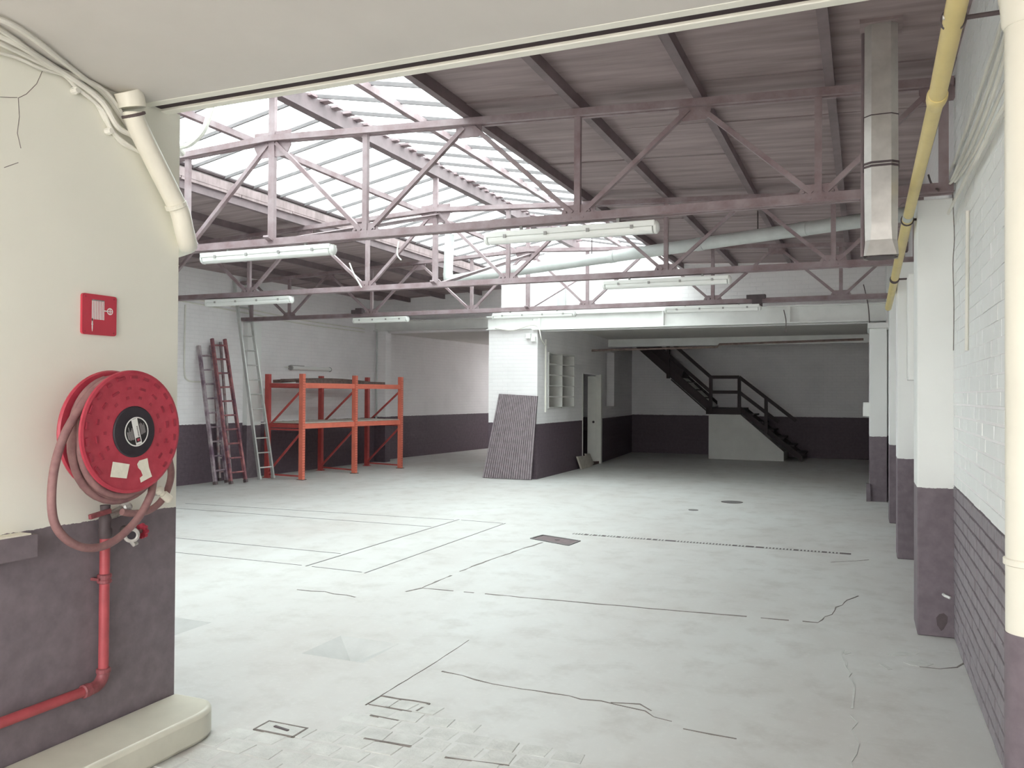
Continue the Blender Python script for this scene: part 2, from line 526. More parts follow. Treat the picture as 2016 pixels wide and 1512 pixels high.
# channel drain
t = thing('channel_drain', 'long narrow slotted drain grating across the concrete floor', 'drain', (-1.65, 9.45, 0))
MB().box(-3.18, -.12, 9.42, 9.495, -.02, .002).build('channel', 'iron', t)
mm = MB()
for k in range(86):
    x = -3.16 + k * .0355
    if random.random() < .9 and not (30 < k < 34 or 55 < k < 57 or k > 82): mm.box(x, x + .018, 9.415 if k > 20 else 9.40, 9.475 + .03 * (k < 20), .002, .005)
mm.build('grate_bars', 'stone', t, kind='stuff')
t = thing('manhole_cover', 'dark rusty rectangular sump cover at the end of the slotted drain', 'manhole cover', (-3.225, 8.93, 0))
MB().prism([(-3.49, 8.93, -.01), (-2.985, 8.70, -.01), (-2.955, 8.99, -.01), (-3.45, 9.17, -.01)], (0, 0, .014)).build('plate', 'iron_plate', t)
P = [Vector(q) for q in ((-3.51, 8.92, .003), (-2.975, 8.68, .003), (-2.945, 9.0, .003), (-3.465, 9.195, .003))]
for k in range(4): MB().bar(P[k], P[(k + 1) % 4], .018, .012).build('frame', 'steel_edge', t)
MB().lathe((-3.2, 8.96, .004), (0, 0, 1), [(.03, 0), (.03, .004), (.02, .005)], 12).build('lifting_hole', 'iron', t)
for (x, y, r, lb) in ((-1.88, 13.29, .165, 'larger round grey floor cover before the dark stair area'), (-2.26, 12.13, .07, 'smaller round floor cover nearer than its big twin')):
    t = thing('round_cover', lb, 'floor cover', (x, y, 0))
    MB().lathe((x, y, 0), (0, 0, 1), [(r * .9, -.01), (r * .9, .004), (r * .2, .005)], 28).build('lid', 'steel_edge', t)
    MB().lathe((x, y, 0), (0, 0, 1), [(r, -.01), (r, .003), (r * .91, .0035)], 28).build('rim', 'iron', t)

# ---------------------------------------------------------------- walls of the entrance passage, cut short behind the camera to admit more light
wall_grid('wall_left', (XW, 3.24), (XW, -2.7), 0, CEIL + .02, -.3, 'cream')
wl = bpy.data.objects['wall_left']
def wall_cracks(parent):
    for pts in ([(84, 138), (72, 165), (52, 185), (36, 193), (38, 230), (34, 262), (41, 292)], [(0, 191), (20, 192), (34, 192)], [(8, 330), (36, 320)]):
        P = [onx(a, b, XW) for a, b in pts]
        mm = MB()
        for i in range(len(P) - 1): mm.bar(P[i], P[i + 1], .002, .0025)
        mm.build('crack', 'crack', parent)
wall_cracks(wl)
struct(MB().box(XW - .3, XR + .4, -2.7, 3.0, CEIL, CEIL + .3).build('ceiling', 'plaster'))
struct(MB().box(XW - .3, XR + .4, 3.0, 3.052, CEIL - .002, CEIL + .3).build('trim_1', 'lip', bevel=.004))
struct(MB().box(XW - .3, XR + .4, 3.052, 3.114, CEIL + .010, CEIL + .3).build('trim_2', 'slot'))  # almost flush strip; the shade inside the slot is its dark colour
struct(MB().box(XW - .3, XR + .4, 3.114, 3.165, CEIL - .004, CEIL + .3).build('trim_3', 'lip', bevel=.004))
# front wall of the hall over and beside the opening
struct(MB().prism([(XW - .3, 3.165, CEIL + .06), (1.0, 3.165, CEIL + .06), (1.0, 3.165, 3.95), (-3.0, 3.165, 4.12), (-3.0, 3.165, 4.3), (RX, 3.165, 4.7), (-7.25, 3.165, 4.3), (-7.25, 3.165, 4.12), (-11.5, 3.165, 3.95), (-11.5, 3.165, 0), (XW - .3, 3.165, 0)], (0, .075, 0)).build('wall_front', 'white_x'))

# plinth along the passage wall
t = thing('plinth', 'beige painted concrete plinth with a rounded end along the cream wall', 'plinth', (-3.03, 1, 0))
prof = [(XW, -2.7), (-2.87, -2.7)]
for k in range(9):
    a = math.pi / 2 * k / 8
    prof.append((-3.02 + .15 * math.cos(a), 3.05 + .2 * math.sin(a)))
prof.append((XW, 3.25))
MB().prism([(a, b, 0) for a, b in prof], (0, 0, .14)).build('body', 'plinth', t, bevel=.022, smooth=True)

# ---------------------------------------------------------------- right side wall: brick by brick where it is near
struct(MB().box(XR + .003, XR + .4, -2.7, 24, 0, 4.2).build('wall_right', 'white_y'))
wr = bpy.data.objects['wall_right']
bl, bh, py_, pz_ = .214, .0735, .221, .08
def brick_mesh(L, sd):
    mm = MB().box(0, .03, 0, L, 0, bh)
    for v in mm.v:
        if v.x < .01:
            v.y += .004 if v.y < L / 2 else -.004
            v.z += .004 if v.z < bh / 2 else -.004
    return mm
protos = [brick_mesh(bl, 0).build('brick', 'brick', bevel=.003), brick_mesh(bl / 2 - .004, 1).build('brick', 'brick', bevel=.003)]
stuff = MB()
cnt = 0
for rI in range(48):
    z = .004 + rI * pz_
    y = 3.42 - (.1105 if rI % 2 else 0)
    while y < 6.44:
        L = min(bl, 6.445 - y)
        off = random.uniform(-.002, .002)
        if z + bh > deck_z(XR) - .02: break
        if rI < 22 and L > .05 and cnt < 300 and y > 3.0:
            src = protos[0 if L > .15 else 1]
            o = src.copy()
            COL.objects.link(o)
            o.name = 'brick'
            o.parent = wr
            o.location = (XR - .002 + off, y, z)
            o.rotation_euler = (0, random.uniform(-.02, .02), random.uniform(-.008, .008))
            cnt += 1
        elif L > .03:
            stuff.box(XR - .001 + off * .5, XR + .03, y, y + L - .003, z, z + bh + .002)
        y += py_
for o in protos: bpy.data.objects.remove(o)
stuff.build('brickwork', 'brick', wr, kind='stuff')

# pillars on the right
for k, (x, y0, y1) in enumerate(((.344, 6.45, 6.88), (.318, 9.38, 9.8), (.31, 11.97, 12.4))):
    struct(MB().box(x, XR + .02, y0, y1, 0, 3.02).build('pillar', 'pillar', bevel=.008))
struct(MB().box(.085, .34, 14.35, YEND, 0, 2.72).build('pillar', 'pillar', bevel=.008))
struct(MB().box(.34, XR + .02, 14.75, YEND, 0, 3.9).build('pillar', 'pillar', bevel=.006))
struct(MB().box(.06, .5, 14.2, YEND, 2.72, 2.80).build('trim_4', 'beam'))

# ---------------------------------------------------------------- left side wall and rooms behind
wall_grid('wall_left_hall', (-11.42, 3.24), (-10.92, 17.62), 0, 3.98, .3, 'white_y')
wall_grid('wall_left_room', (-11.08, 17.62), (-10.35, 26), 0, 3.4, .3, 'white_y')
for y in (6.4, 9.6, 13.1):
    x = -11.42 + (y - 3.24) / 14.38 * .5
    struct(MB().box(x - .05, x + .10, y - .2, y + .2, 0, 3.02).build('pillar', 'pillar'))
struct(MB().box(-11.0, -10.62, 17.38, 17.62, 0, 3.16).build('pillar', 'white_x'))
# back walls over the beams
struct(MB().prism([(-6.72, YEND, 2.9), (XR + .02, YEND, 2.9), (XR + .02, YEND, deck_z(XR)), (-3.08, YEND, deck_z(-3.08)), (-3.08, YEND, 4.25), (RX, YEND, 4.64), (-5.75, YEND, 4.52), (-5.95, YEND, 4.1), (-6.72, YEND, 4.1)], (0, .2, 0)).build('wall_back', 'white_x'))
struct(MB().box(-11.1, -6.5, 17.5, 17.75, 3.12, 4.5).build('wall_back_left', 'white_x'))
struct(MB().box(-6.70, -6.52, YEND + .05, 17.7, 2.9, 4.09).build('wall_return', 'white_y'))
# the brick pier with the pigeonhole niche, doorway and recess
wall_grid('wall_pier_side', (-5.86, 15.2), (-5.86, 18.05), 0, 3.1, .45, 'white_y', [(.58, 2.22, 1.37, 2.51)])
struct(MB().box(-6.9, -6.31, 15.2, 18.05, 0, 3.1).build('wall_pier_core', 'white_x'))
wall_grid('wall_inner_side', (-5.88, 19.42), (-6.2, 23.75), 0, 3.2, .2, 'white_y', [(.55, 1.75, 1.36, 2.75)])
wall_grid('wall_recess', (-6.12, 19.6), (-6.28, 22.0), 1.2, 2.9, .12, 'white_y')
struct(MB().box(-5.96, -5.86, 18.05, 19.42, 2.13, 3.1).build('wall_over_door', 'white_y'))
struct(MB().box(-7.2, -6.75, 17.9, 20.2, 0, 3.1).build('wall_behind_door', 'white_y'))
struct(MB().box(-6.8, -5.98, 20.0, 20.12, 0, 3.1).build('wall_door_end', 'white_x'))
wall_grid('wall_back_right', (XR + .3, 23.72), (-6.9, 23.72), 0, 3.3, -.25, 'white_x')
wall_grid('wall_back_far', (-6.8, 25.9), (-10.8, 25.9), 0, 3.4, -.25, 'white_x')
wall_grid('wall_middle', (-6.95, 18.05), (-6.95, 26), 0, 3.2, .1, 'white_y')
# upper floor over the back rooms
struct(MB().box(-6.3, XR + .3, YEND + .15, 22.0, 3.05, 3.3).build('ceiling_back', 'plaster'))
struct(MB().box(-4.0, XR + .3, 22.0, 23.9, 3.05, 3.3).build('ceiling_stair', 'plaster'))
struct(MB().box(-6.3, -4.0, 22.0, 24.0, 5.2, 5.3).build('ceiling_stairwell', 'plaster'))
struct(MB().box(-11.3, -6.3, 17.55, 24.6, 3.16, 3.4).build('ceiling_left', 'plaster'))  # stops short of the far wall, an unseen gap added to let daylight in
struct(MB().box(-6.4, -6.3, 21.9, 24.0, 3.05, 5.3).build('wall_lightblock_side', 'plaster'))  # this and the next three walls are unseen, added to stop light leaking in
struct(MB().box(-4.0, -3.9, 21.9, 24.0, 3.05, 5.3).build('wall_lightblock_inner', 'plaster'))
struct(MB().box(-6.3, -4.0, 21.8, 22.0, 3.05, 5.3).build('wall_lightblock_front', 'plaster'))
struct(MB().box(-6.4, -3.9, 23.72, 23.95, 3.3, 5.3).build('wall_lightblock_back', 'plaster'))
# beams
def ibeam(name, label, x0, x1, y0, z0, z1, d=.22, mat='beam'):
    t = thing(name, label, 'beam', ((x0 + x1) / 2, y0, z0))
    MB().box(x0, x1, y0 + d * .35, y0 + d * .55, z0, z1).build('web', mat, t)
    MB().box(x0, x1, y0, y0 + d, z0, z0 + .022).build('bottom_flange', mat, t)
    MB().box(x0, x1, y0, y0 + d, z1 - .022, z1).build('top_flange', mat, t)
    return t
tb = ibeam('girder', 'long white painted steel girder over the stair area between pier and wall', -5.95, .5, 15.12, 2.905, 3.215)
for x in (-5.82, -3.4, -1.2): MB().box(x, x + .03, 15.13, 15.23, 2.92, 3.2).build('stiffener', 'beam', tb)
ibeam('girder', 'white girder on top of the brick pier with the slatted panel', -6.92, -5.97, 15.12, 2.93, 3.2)
ibeam('girder', 'white girder over the dim opening behind the orange rack', -11.0, -6.6, 17.3, 3.16, 3.40)
t = thing('downstand_beam', 'deep pale beam further back above the dark staircase', 'beam', (-3, 20.4, 2.86))
MB().box(-6.02, XR, 20.4, 20.65, 2.86, 3.06).build('beam_body', 'beam', t, bevel=.01)

# ---------------------------------------------------------------- roof deck panels, purlins
def roof_side(xa, xb, y0, y1, nx, sgn):
    r = MB()
    r.prism([(xa, y0, deck_z(xa) + .03), (xb, y0, deck_z(xb) + .03), (xb, y0, deck_z(xb) + .13), (xa, y0, deck_z(xa) + .13)], (0, y1 - y0, 0))
    ro = struct(r.build('roof', 'roof'))
    return ro
roof_r = roof_side(-3.14, XR + .3, 3.1, 15.6, 4, 1)
roof_l = roof_side(-11.7, -7.12, 3.1, 17.7, 4, -1)
PXR = [-3.08, -2.11, -1.15, -.22]
PXL = [2 * RX - x for x in PXR]
def panels(roof, edges, y0, y1):
    for a, b in zip(edges[:-1], edges[1:]):
        y = y0
        while y < y1 - .1:
            ye = min(y + 1.0, y1)
            dz = random.uniform(-.006, .006)
            q = [(a + .004, y + .006, deck_z(a) + dz), (b - .004, y + .006, deck_z(b) + dz), (b - .004, y + .006, deck_z(b) + .04), (a + .004, y + .006, deck_z(a) + .04)]
            MB().prism(q, (0, ye - y - .012, 0)).build('roof_panel', 'roof', roof)
            y = ye
panels(roof_r, [-3.14] + PXR[1:] + [XR + .02], 3.24, 15.4)
panels(roof_l, sorted([-11.45] + PXL[1:] + [-7.12]), 3.24, 17.5)
names = ['at the skylight edge', 'first inward from the skylight edge', 'second from the skylight edge', 'last one beside the outer wall', 'outermost one against the ladder wall']
for side, px_, y1 in (('dark steel purlin of the wide shaded roof slope, ', PXR, 15.4), ('dark steel purlin over the ladder and rack bay, ', PXL, 17.5)):
    for k, x in enumerate(px_):
        zt, zb = deck_z(x), chord_z(x) + .03
        t = thing('purlin', side + names[k], 'purlin', (x, 9, zb))
        MB().box(x - .026, x + .026, 3.24, y1, zb + .008, zt + .004).build('web', 'purlin', t)
        MB().box(x - .032, x + .032, 3.24, y1, zb, zb + .010).build('bottom_flange', 'purlin', t)

# ---------------------------------------------------------------- skylight
EV, RG = 4.27, 4.66
def glz(x): return RG - (RG - EV) / 2.05 * abs(x - RX)
sky = thing('roof_skylight', 'long gabled glass roof light glowing white along the ridge', 'skylight', (RX, 9.3, 4.3))
xl, xr = RX - 2.05, RX + 2.05
for x0, x1, y1 in ((xl - .08, xl + .02, 17.5), (xr - .02, xr + .08, YEND)):
    MB().box(x0, x1, 3.24, y1, deck_z(xl) + .005, EV - .02).build('curb', 'curb', sky)
MB().tube([(xl + .02, 3.26, EV - .005), (xl + .02, 17.45, EV - .005)], .03, 8).build('curb_pipe', 'iron', sky)
MB().box(RX - .055, RX + .055, 3.24, YEND, 4.46, 4.62).build('ridge_beam', 'purlin', sky)
mm = MB()
for k in range(60):
    y = 3.4 + k * .2
    mm.box(RX + .03, RX + .12 + random.uniform(-.03, .05), y, y + .1, 4.60, 4.625)
mm.build('ridge_flashing', 'steel', sky, kind='stuff')
for x in (RX - 1.02, RX + 1.02):
    MB().box(x - .03, x + .03, 3.24, YEND if x > RX else 17.4, glz(x) - .10, glz(x) - .035).build('glazing_purlin', 'steel', sky)
pitch = .52
for sgn in (-1, 1):
    y1 = YEND if sgn > 0 else 17.45
    n = int((y1 - 3.28) / pitch)
    for k in range(n + 1):
        y = 3.28 + k * pitch
        if k == 0: bar0 = None
        b = MB().bar((RX, y, RG - .018), (RX + sgn * 2.05, y, EV - .018), .02, .038)
        b.build('glazing_bar', 'bar_grey', sky)
        if k < n:
            MB().prism([(RX + sgn * .01, y + .008, RG + .004), (RX + sgn * 2.1, y + .008, EV - .006), (RX + sgn * 2.1, y + pitch - .008, EV - .006), (RX + sgn * .01, y + pitch - .008, RG + .004)], (0, 0, .006)).build('pane', 'glass', sky)

# ---------------------------------------------------------------- trusses
def plate(c, w, h, y, cut=.25):
    x, z = c
    a, b = w / 2, h / 2
    p = [(x - a, y, z - b * .2), (x - a * (1 - cut), y, z - b), (x + a * (1 - cut), y, z - b), (x + a, y, z - b * .2), (x + a, y, z + b), (x - a, y, z + b)]
    return p
def make_truss(y, label):
    t = thing('roof_truss', label, 'roof truss', (RX, y, 3.06), 'mauve steel trusses of the hall')
    zb = 3.065
    x0, x1 = -11.15, .56
    for dy in (-.034, .034):
        MB().box(x0, x1, y + dy - .022, y + dy + .022, zb - .035, zb - .027).build('bottom_chord', 'steel', t)
        MB().box(x0, x1, y + dy * .45 - .005, y + dy * .45 + .005, zb - .027, zb + .038).build('bottom_chord', 'steel', t)
        for sg in (-1, 1):
            xe = x1 if sg > 0 else x0
            MB().bar((RX, y + dy, chord_z(RX)), (xe, y + dy, chord_z(xe)), .040, .055).build('top_chord', 'steel', t)
    def mem(nm, a, b, w):
        MB().bar((a[0], y, a[1]), (b[0], y, b[1]), .042, w).build(nm, 'steel', t)
    bot = [-4.83, -3.02, -1.03, 1.03, 3.02, 4.83]
    top = [-5.7, -3.95, -2.05, 0, 2.05, 3.95, 5.6]
    for b in bot:
        mem('post', (RX + b, zb), (RX + b, chord_z(RX + b)), .05)
    mem('post', (RX, zb), (RX, 4.46), .068)
    for b in (-5.72, 5.63): mem('post', (RX + b, zb), (RX + b, chord_z(RX + b)), .06)
    for i, b in enumerate(bot):
        for tt in (top[i], top[i + 1]) if b < 0 else (top[i], top[i + 1]):
            d = Vector((tt - b, 0, chord_z(RX + tt) - zb)).normalized() * .06
            mem('diagonal', (RX + b + d.x, zb + d.z), (RX + tt - d.x, chord_z(RX + tt) - d.z), .037)
    for b in bot:
        MB().prism([(q[0], q[1], 2 * (zb + .035) - q[2]) for q in plate((RX + b, zb + .035), .27, .14, y - .006)], (0, .012, 0)).build('gusset_plate', 'steel', t)
        mm = MB()
        for k in range(5):
            mm.lathe((RX + b - .1 + .05 * k, y - .006, zb + (.0 if k % 2 else .05)), (0, -1, 0), [(.012, 0), (.012, .012), (.006, .016)], 6)
        mm.build('rivets', 'steel', t, kind='stuff')
    for q in top:
        w_, h_ = (.42, .24) if q == 0 else (.24, .15)
        MB().prism(plate((RX + q, chord_z(RX + q) - .05), w_, h_, y - .006), (0, .012, 0)).build('gusset_plate', 'steel', t)
    MB().bar((RX, y - .09, 3.11), (RX, y - .01, 3.08), .06, .02).build('bracket', 'steel', t)
    return t
tr1 = make_truss(6.35, 'nearest mauve steel roof truss, resting on the big pillar by the yellow pipe')
for y, lb in ((9.6, 'middle mauve steel roof truss, the second one into the hall'), (12.85, 'farthest mauve steel roof truss, the one before the white girder')):
    c = copy_tree(tr1)
    c.location = (RX, y, 3.06)
    c['label'] = lb
# lengthwise ridge braces
for (y0, z0, y1, z1, lb) in ((6.35, 3.10, 9.6, 3.98, 'pale sloping brace from the nearest truss up to the middle truss'), (9.6, 3.10, 12.85, 3.98, 'pale sloping brace from the middle truss up to the farthest truss'),
                             (12.85, 3.10, 15.4, 3.9, 'pale sloping brace from the farthest truss up to the back wall')):
    t = thing('ridge_brace', lb, 'brace', (RX, y0, z0))
    MB().bar((RX + .045, y0 + .05, z0), (RX + .045, y1 - .02, z1), .05, .008).build('flange', 'steel', t)
    MB().bar((RX + .022, y0 + .05, z0 - .02), (RX + .022, y1 - .02, z1 - .02), .008, .05).build('web', 'steel', t)

# ---------------------------------------------------------------- fluorescent battens
def batten(x0, x1, y, z, label, grp='fluorescent battens under the trusses'):
    t = thing('fluorescent_batten', label, 'lamp', ((x0 + x1) / 2, y, z), grp)
    pr = [(-.06, .045), (.06, .045), (.055, .0), (-.055, .0)]
    MB().prism([(x0, y + a, z + b) for a, b in pr], (x1 - x0, 0, 0)).build('housing', 'lamp_body', t, bevel=.006)
    pr = [(-.052, -.001), (.052, -.001), (.046, -.035), (.026, -.05), (-.026, -.05), (-.046, -.035)]
    MB().prism([(x0 + .02, y + a, z + b) for a, b in pr], (x1 - x0 - .04, 0, 0)).build('diffuser', 'lamp_cover', t, bevel=.006)
    for x, s in ((x0, -1), (x1, 1)):
        MB().lathe((x, y, z - .004), (s, 0, 0), [(.05, -.012), (.05, .008), (.034, .022), (.016, .026)], 12).build('end_cap', 'lamp_body', t, smooth=True)
    n = 4
    for k in range(n):
        x = x0 + (x1 - x0) * (k + .5) / n
        MB().box(x - .012, x + .012, y - .066, y - .054, z - .012, z + .016).build('clip', 'lamp_clip', t)
    for x in (x0 + .3, x1 - .3):
        MB().box(x - .012, x + .012, y - .01, y + .01, z + .045, 3.032).build('hanger', 'lamp_clip', t)
    return t
batten(-5.93, -4.43, 6.33, 2.955, 'white fluorescent batten under the nearest truss, end near the hose pipe corner')
batten(-2.89, -1.47, 6.33, 2.945, 'long white fluorescent batten under the nearest truss, before the dark roof slope')
batten(-8.9, -7.39, 9.58, 2.965, 'white fluorescent batten under the middle truss, in front of the tall ladder top')
batten(-2.84, -1.39, 9.58, 2.955, 'cream fluorescent batten under the middle truss, before the bright back wall')
batten(-8.5, -7.40, 12.83, 2.97, 'thin white batten under the farthest truss, above the orange rack')
batten(-5.74, -4.31, 12.83, 2.96, 'white batten under the farthest truss, in front of the brick pier top')
batten(-2.82, -1.42, 12.83, 2.965, 'cream batten under the farthest truss, above the dark staircase')
# wall lamp by the rack
x = -11.05
t = thing('wall_lamp', 'slim fluorescent lamp with rounded ends on the wall above the rack', 'lamp', (x, 14.95, 2.18))
mm = MB()
MB().tube([(x + .05, 14.27, 2.18), (x + .06, 15.62, 2.18)], .045, 12).build('tube_cover', 'lamp_cover', t, smooth=True)
for y in (14.25, 15.62): MB().lathe((x + .05, y, 2.18), (0, 1, 0), [(.05, -.03), (.055, 0), (.05, .03)], 12).build('end_cap', 'lamp_clip', t)
MB().box(x - .02, x + .03, 14.3, 15.6, 2.17, 2.24).build('back_plate', 'lamp_clip', t)
P = smooth_path([(-11.12, 13.3, 2.20), (-11.09, 13.8, 2.195), (x + .02, 14.24, 2.19)])
tag(MB().tube(P, .012, 6).build('lamp_cord', 'cable', smooth=True), 'thin cord running to the wall lamp above the rack', 'cable')

# ---------------------------------------------------------------- hose reel
RC, RXF, RXB, RR = Vector((0, 2.725, 1.478)), -2.94, -3.065, .2665
reel = thing('fire_hose_reel', 'red fire hose reel with black hub on the cream wall', 'hose reel', (XW, RC.y, RC.z))
MB().lathe((RXF, RC.y, RC.z), (1, 0, 0), [(.06, -.014), (RR - .004, -.016), (RR + .002, -.009), (RR, .0), (RR - .012, .003), (RR - .02, -.001), (.115, .004), (.1, .006), (.05, .006)], 64).build('front_flange', 'red', reel, smooth=True)
MB().lathe((RXB, RC.y, RC.z), (1, 0, 0), [(.06, -.01), (RR, -.012), (RR + .002, -.004), (RR - .004, .004), (.06, .004)], 64).build('back_flange', 'red', reel, smooth=True)
MB().lathe((RXB, RC.y, RC.z), (1, 0, 0), [(.1, 0), (.1, RXF - RXB - .01)], 40).build('drum', 'red_dark', reel, smooth=True)
MB().lathe((XW, RC.y, RC.z), (1, 0, 0), [(.05, .0), (.05, .02), (.03, .025), (.03, .14)], 24).build('wall_bracket', 'red_dark', reel, smooth=True)
MB().lathe((RXF, RC.y, RC.z), (1, 0, 0), [(.112, 0), (.112, .008), (.108, .012), (.02, .013)], 48).build('hub_disc', 'hub', reel, smooth=True)
hub = bpy.data.objects['hub_disc']
FX = RXF + .0135
def ring(cx, cz, r0, r1, x, n=40):
    mm = MB()
    for k in range(n):
        a, b = 2 * math.pi * k / n, 2 * math.pi * (k + 1) / n
        mm.prism([(x, cx + r0 * math.cos(a), cz + r0 * math.sin(a)), (x, cx + r1 * math.cos(a), cz + r1 * math.sin(a)), (x, cx + r1 * math.cos(b), cz + r1 * math.sin(b)), (x, cx + r0 * math.cos(b), cz + r0 * math.sin(b))], (.0008, 0, 0))
    return mm
cy, cz = RC.y + .006, RC.z + .0
MB().lathe((FX, cy, cz), (1, 0, 0), [(.064, 0), (.064, .0006)], 40).build('label_disc', 'label_black', hub)
ring(cy, cz, .0595, .0645, FX + .0006).build('label_ring', 'label_white', hub)
def rot(u, v, a=.24):     # plate print runs slightly tilted
    return cy + u * math.cos(a) + v * math.sin(a) * 1, cz - u * math.sin(a) * -1 * -1 + v * math.cos(a)
def lab(u0, u1, v0, v1, mat, nm, x=FX + .0008, a=.26):
    ca, sa = math.cos(a), math.sin(a)
    q = [(x, cy + u * ca - v * sa, cz + u * sa + v * ca) for u, v in ((u0, v0), (u1, v0), (u1, v1), (u0, v1))]
    return MB().prism(q, (.0007, 0, 0)).build(nm, mat, hub)
lab(-.016, .016, -.0575, .0575, 'label_white', 'label_band')
lab(-.013, .011, -.047, -.026, 'label_black', 'emblem', FX + .0014)
lab(-.007, .006, -.042, -.031, 'red', 'emblem', FX + .0018)
mm = MB()
for k in range(8):
    v = .020 - k * .006
    ca, sa = math.cos(.26), math.sin(.26)
    q = [(FX + .0014, cy + u * ca - vv * sa, cz + u * sa + vv * ca) for u, vv in ((.003, v), (.010, v), (.010, v + .003), (.003, v + .003))]
    mm.prism(q, (.0007, 0, 0))
mm.build('small_lettering', 'label_black', hub, kind='stuff')
mm = MB()
ca, sa = math.cos(.26), math.sin(.26)
for u, v0, v1 in ((-.022, -.03, .022), (-.0275, -.03, .015), (-.033, -.028, .01), (-.0385, -.03, .03), (-.044, -.026, .01), (-.049, -.022, .012), (.023, -.02, .03), (.0285, -.02, .033), (.034, -.018, .028), (.0395, -.018, .02), (.045, -.016, .026)):
    q = [(FX + .001, cy + uu * ca - vv * sa, cz + uu * sa + vv * ca) for uu, vv in ((u - .0014, v0), (u + .0014, v0), (u + .0014, v1), (u - .0014, v1))]
    mm.prism(q, (.0006, 0, 0))
mm.build('small_print', 'label_grey', hub, kind='stuff')
# embossed marks round the flange
mm = MB()
for rr, n, ln, hh in ((.238, 22, .040, .012), (.19, 16, .034, .010), (.15, 14, .02, .012)):
    for k in range(n):
        a = 2 * math.pi * k / n + rr * 9
        if -2.35 < (a + math.pi) % (2 * math.pi) - math.pi < -.75: continue
        c, s_ = math.cos(a), math.sin(a)
        l2 = ln * random.uniform(.6, 1.15) / 2
        q = []
        for tt, r_ in ((-l2, rr - hh / 2), (l2, rr - hh / 2), (l2 * .9, rr + hh / 2), (-l2 * .9, rr + hh / 2)):
            q.append((RXF + .0005, RC.y + r_ * c - tt * s_, RC.z + r_ * s_ + tt * c))
        mm.prism(q, (.0045, 0, 0))
mm.build('embossing', 'red_dark', reel, kind='stuff')
def sticker(pts, nm='sticker'):
    P = [onx(a, b, RXF + .0042) for a, b in pts]
    MB().prism(P, (.0012, 0, 0)).build(nm, 'sticker', reel)
sticker([(222, 909), (255, 914), (249, 942), (217, 939)])
sticker([(270, 914), (274, 907), (290, 902), (293, 920), (299, 938), (277, 950), (275, 941), (281, 936), (277, 926), (272, 921)])
# hose: turns on the drum, sagging outer turns, and the loose loop
XM = lambda k: RXB + .022 + k
def arc(yc, zc, r, a0, a1, x0, x1, n=40, sag=0.):
    out = []
    for k in range(n + 1):
        f_ = k / n
        a = a0 + (a1 - a0) * f_
        rr = r + (sag * max(0, -math.sin(a)) if sag else 0)
        out.append(Vector((x0 + (x1 - x0) * f_, yc + rr * math.cos(a), zc + rr * math.sin(a))))
    return out
HR = .0172
pts = []
for k, (r, sag, x0, x1) in enumerate(((.205, .0, -3.035, -2.995), (.225, .02, -2.995, -2.965), (.228, .05, -2.968, -3.005), (.232, .072, -3.005, -3.035), (.236, .052, -3.035, -2.985))):
    pts += arc(RC.y, RC.z, r, math.pi / 2 + .3, math.pi / 2 + .3 + 2 * math.pi, x0, x1, 44, sag)
XL = -2.985
loop = [onx(a, b, XL) for a, b in ((190, 765), (160, 800), (130, 850), (112, 900), (103, 950), (102, 1000), (110, 1036), (132, 1063), (165, 1078), (200, 1076), (232, 1060), (262, 1032), (283, 1003), (298, 972))]
pts2 = smooth_path(loop, 6)
MB().tube(pts, HR, 10).build('hose_coil', 'hose', reel, smooth=True)
endp = pts2[-1]
tail = smooth_path([endp, endp + Vector((-.02, .03, .05)), endp + Vector((-.05, .08, .13)), (-3.02, RC.y + .20, RC.z - .08)], 5)
MB().tube([pts[-1].lerp(pts2[0], 0.)] + pts2 + tail[1:], HR, 10).build('hose_loop', 'hose', reel, smooth=True)
XT = -3.12
tl = [onx(a, b, XT) for a, b in ((333, 905), (337, 930), (333, 955), (322, 980), (305, 998), (285, 1008), (262, 1011), (240, 1008))]
MB().tube(smooth_path(tl, 5), HR * .95, 10).build('feed_hose', 'hose', reel, smooth=True)
# nozzle clip
c = onx(322, 980, XT)
nz = MB()
nz.lathe(onx(313, 965, XT + .01), (onx(334, 984, XT + .03) - onx(313, 965, XT + .01)), [(.010, -.012), (.022, -.006), (.022, .012), (.014, .018), (.014, .028), (.020, .03), (.021, .07), (.013, .078)], 16)
nz.build('nozzle', 'sticker', reel, smooth=True)
MB().bar(onx(306, 968, XW + .002), onx(308, 970, XT), .03, .03).build('nozzle_clip', 'pale_metal', reel)

# red supply pipe
PX = XW + .045
t = thing('supply_pipe', 'red water pipe running along the dark dado and up to the hose reel', 'pipe', (XW, 2.82, .3))
yb = onx(205, 1200, PX).y
zb_ = onx(190, 1352, PX).z
MB().tube([(PX, yb, 1.02), (PX, yb, zb_ + .05)], .022, 16).build('upright', 'red_pipe', t, smooth=True)
el = [(PX, yb, zb_ + .06)] + [(PX, yb - .055 + .055 * math.cos(a), zb_ + .055 - .055 * math.sin(a)) for a in [math.pi / 2 * k / 8 for k in range(9)]] + [(PX, yb - .075, zb_)]
MB().tube(el, .027, 16).build('elbow', 'red_worn', t, smooth=True)
MB().tube([(PX, yb - .06, zb_), (PX, 1.0, zb_)], .022, 16).build('horizontal_run', 'red_pipe', t, smooth=True)
for p in ((PX, yb, .81),):
    MB().lathe(p, (0, 0, 1), [(.024, -.022), (.031, -.018), (.031, -.006), (.027, -.004), (.027, .004), (.031, .006), (.031, .018), (.024, .022)], 18).build('pipe_clip', 'red_worn', t)
MB().lathe((PX, yb, zb_ + .06), (0, 0, 1), [(.026, -.01), (.031, -.006), (.031, .01), (.026, .014)], 18).build('socket', 'red_worn', t)
MB().lathe((PX, yb - .09, zb_), (0, 1, 0), [(.024, -.02), (.030, -.016), (.030, .012), (.026, .02)], 18).build('socket', 'red_worn', t)
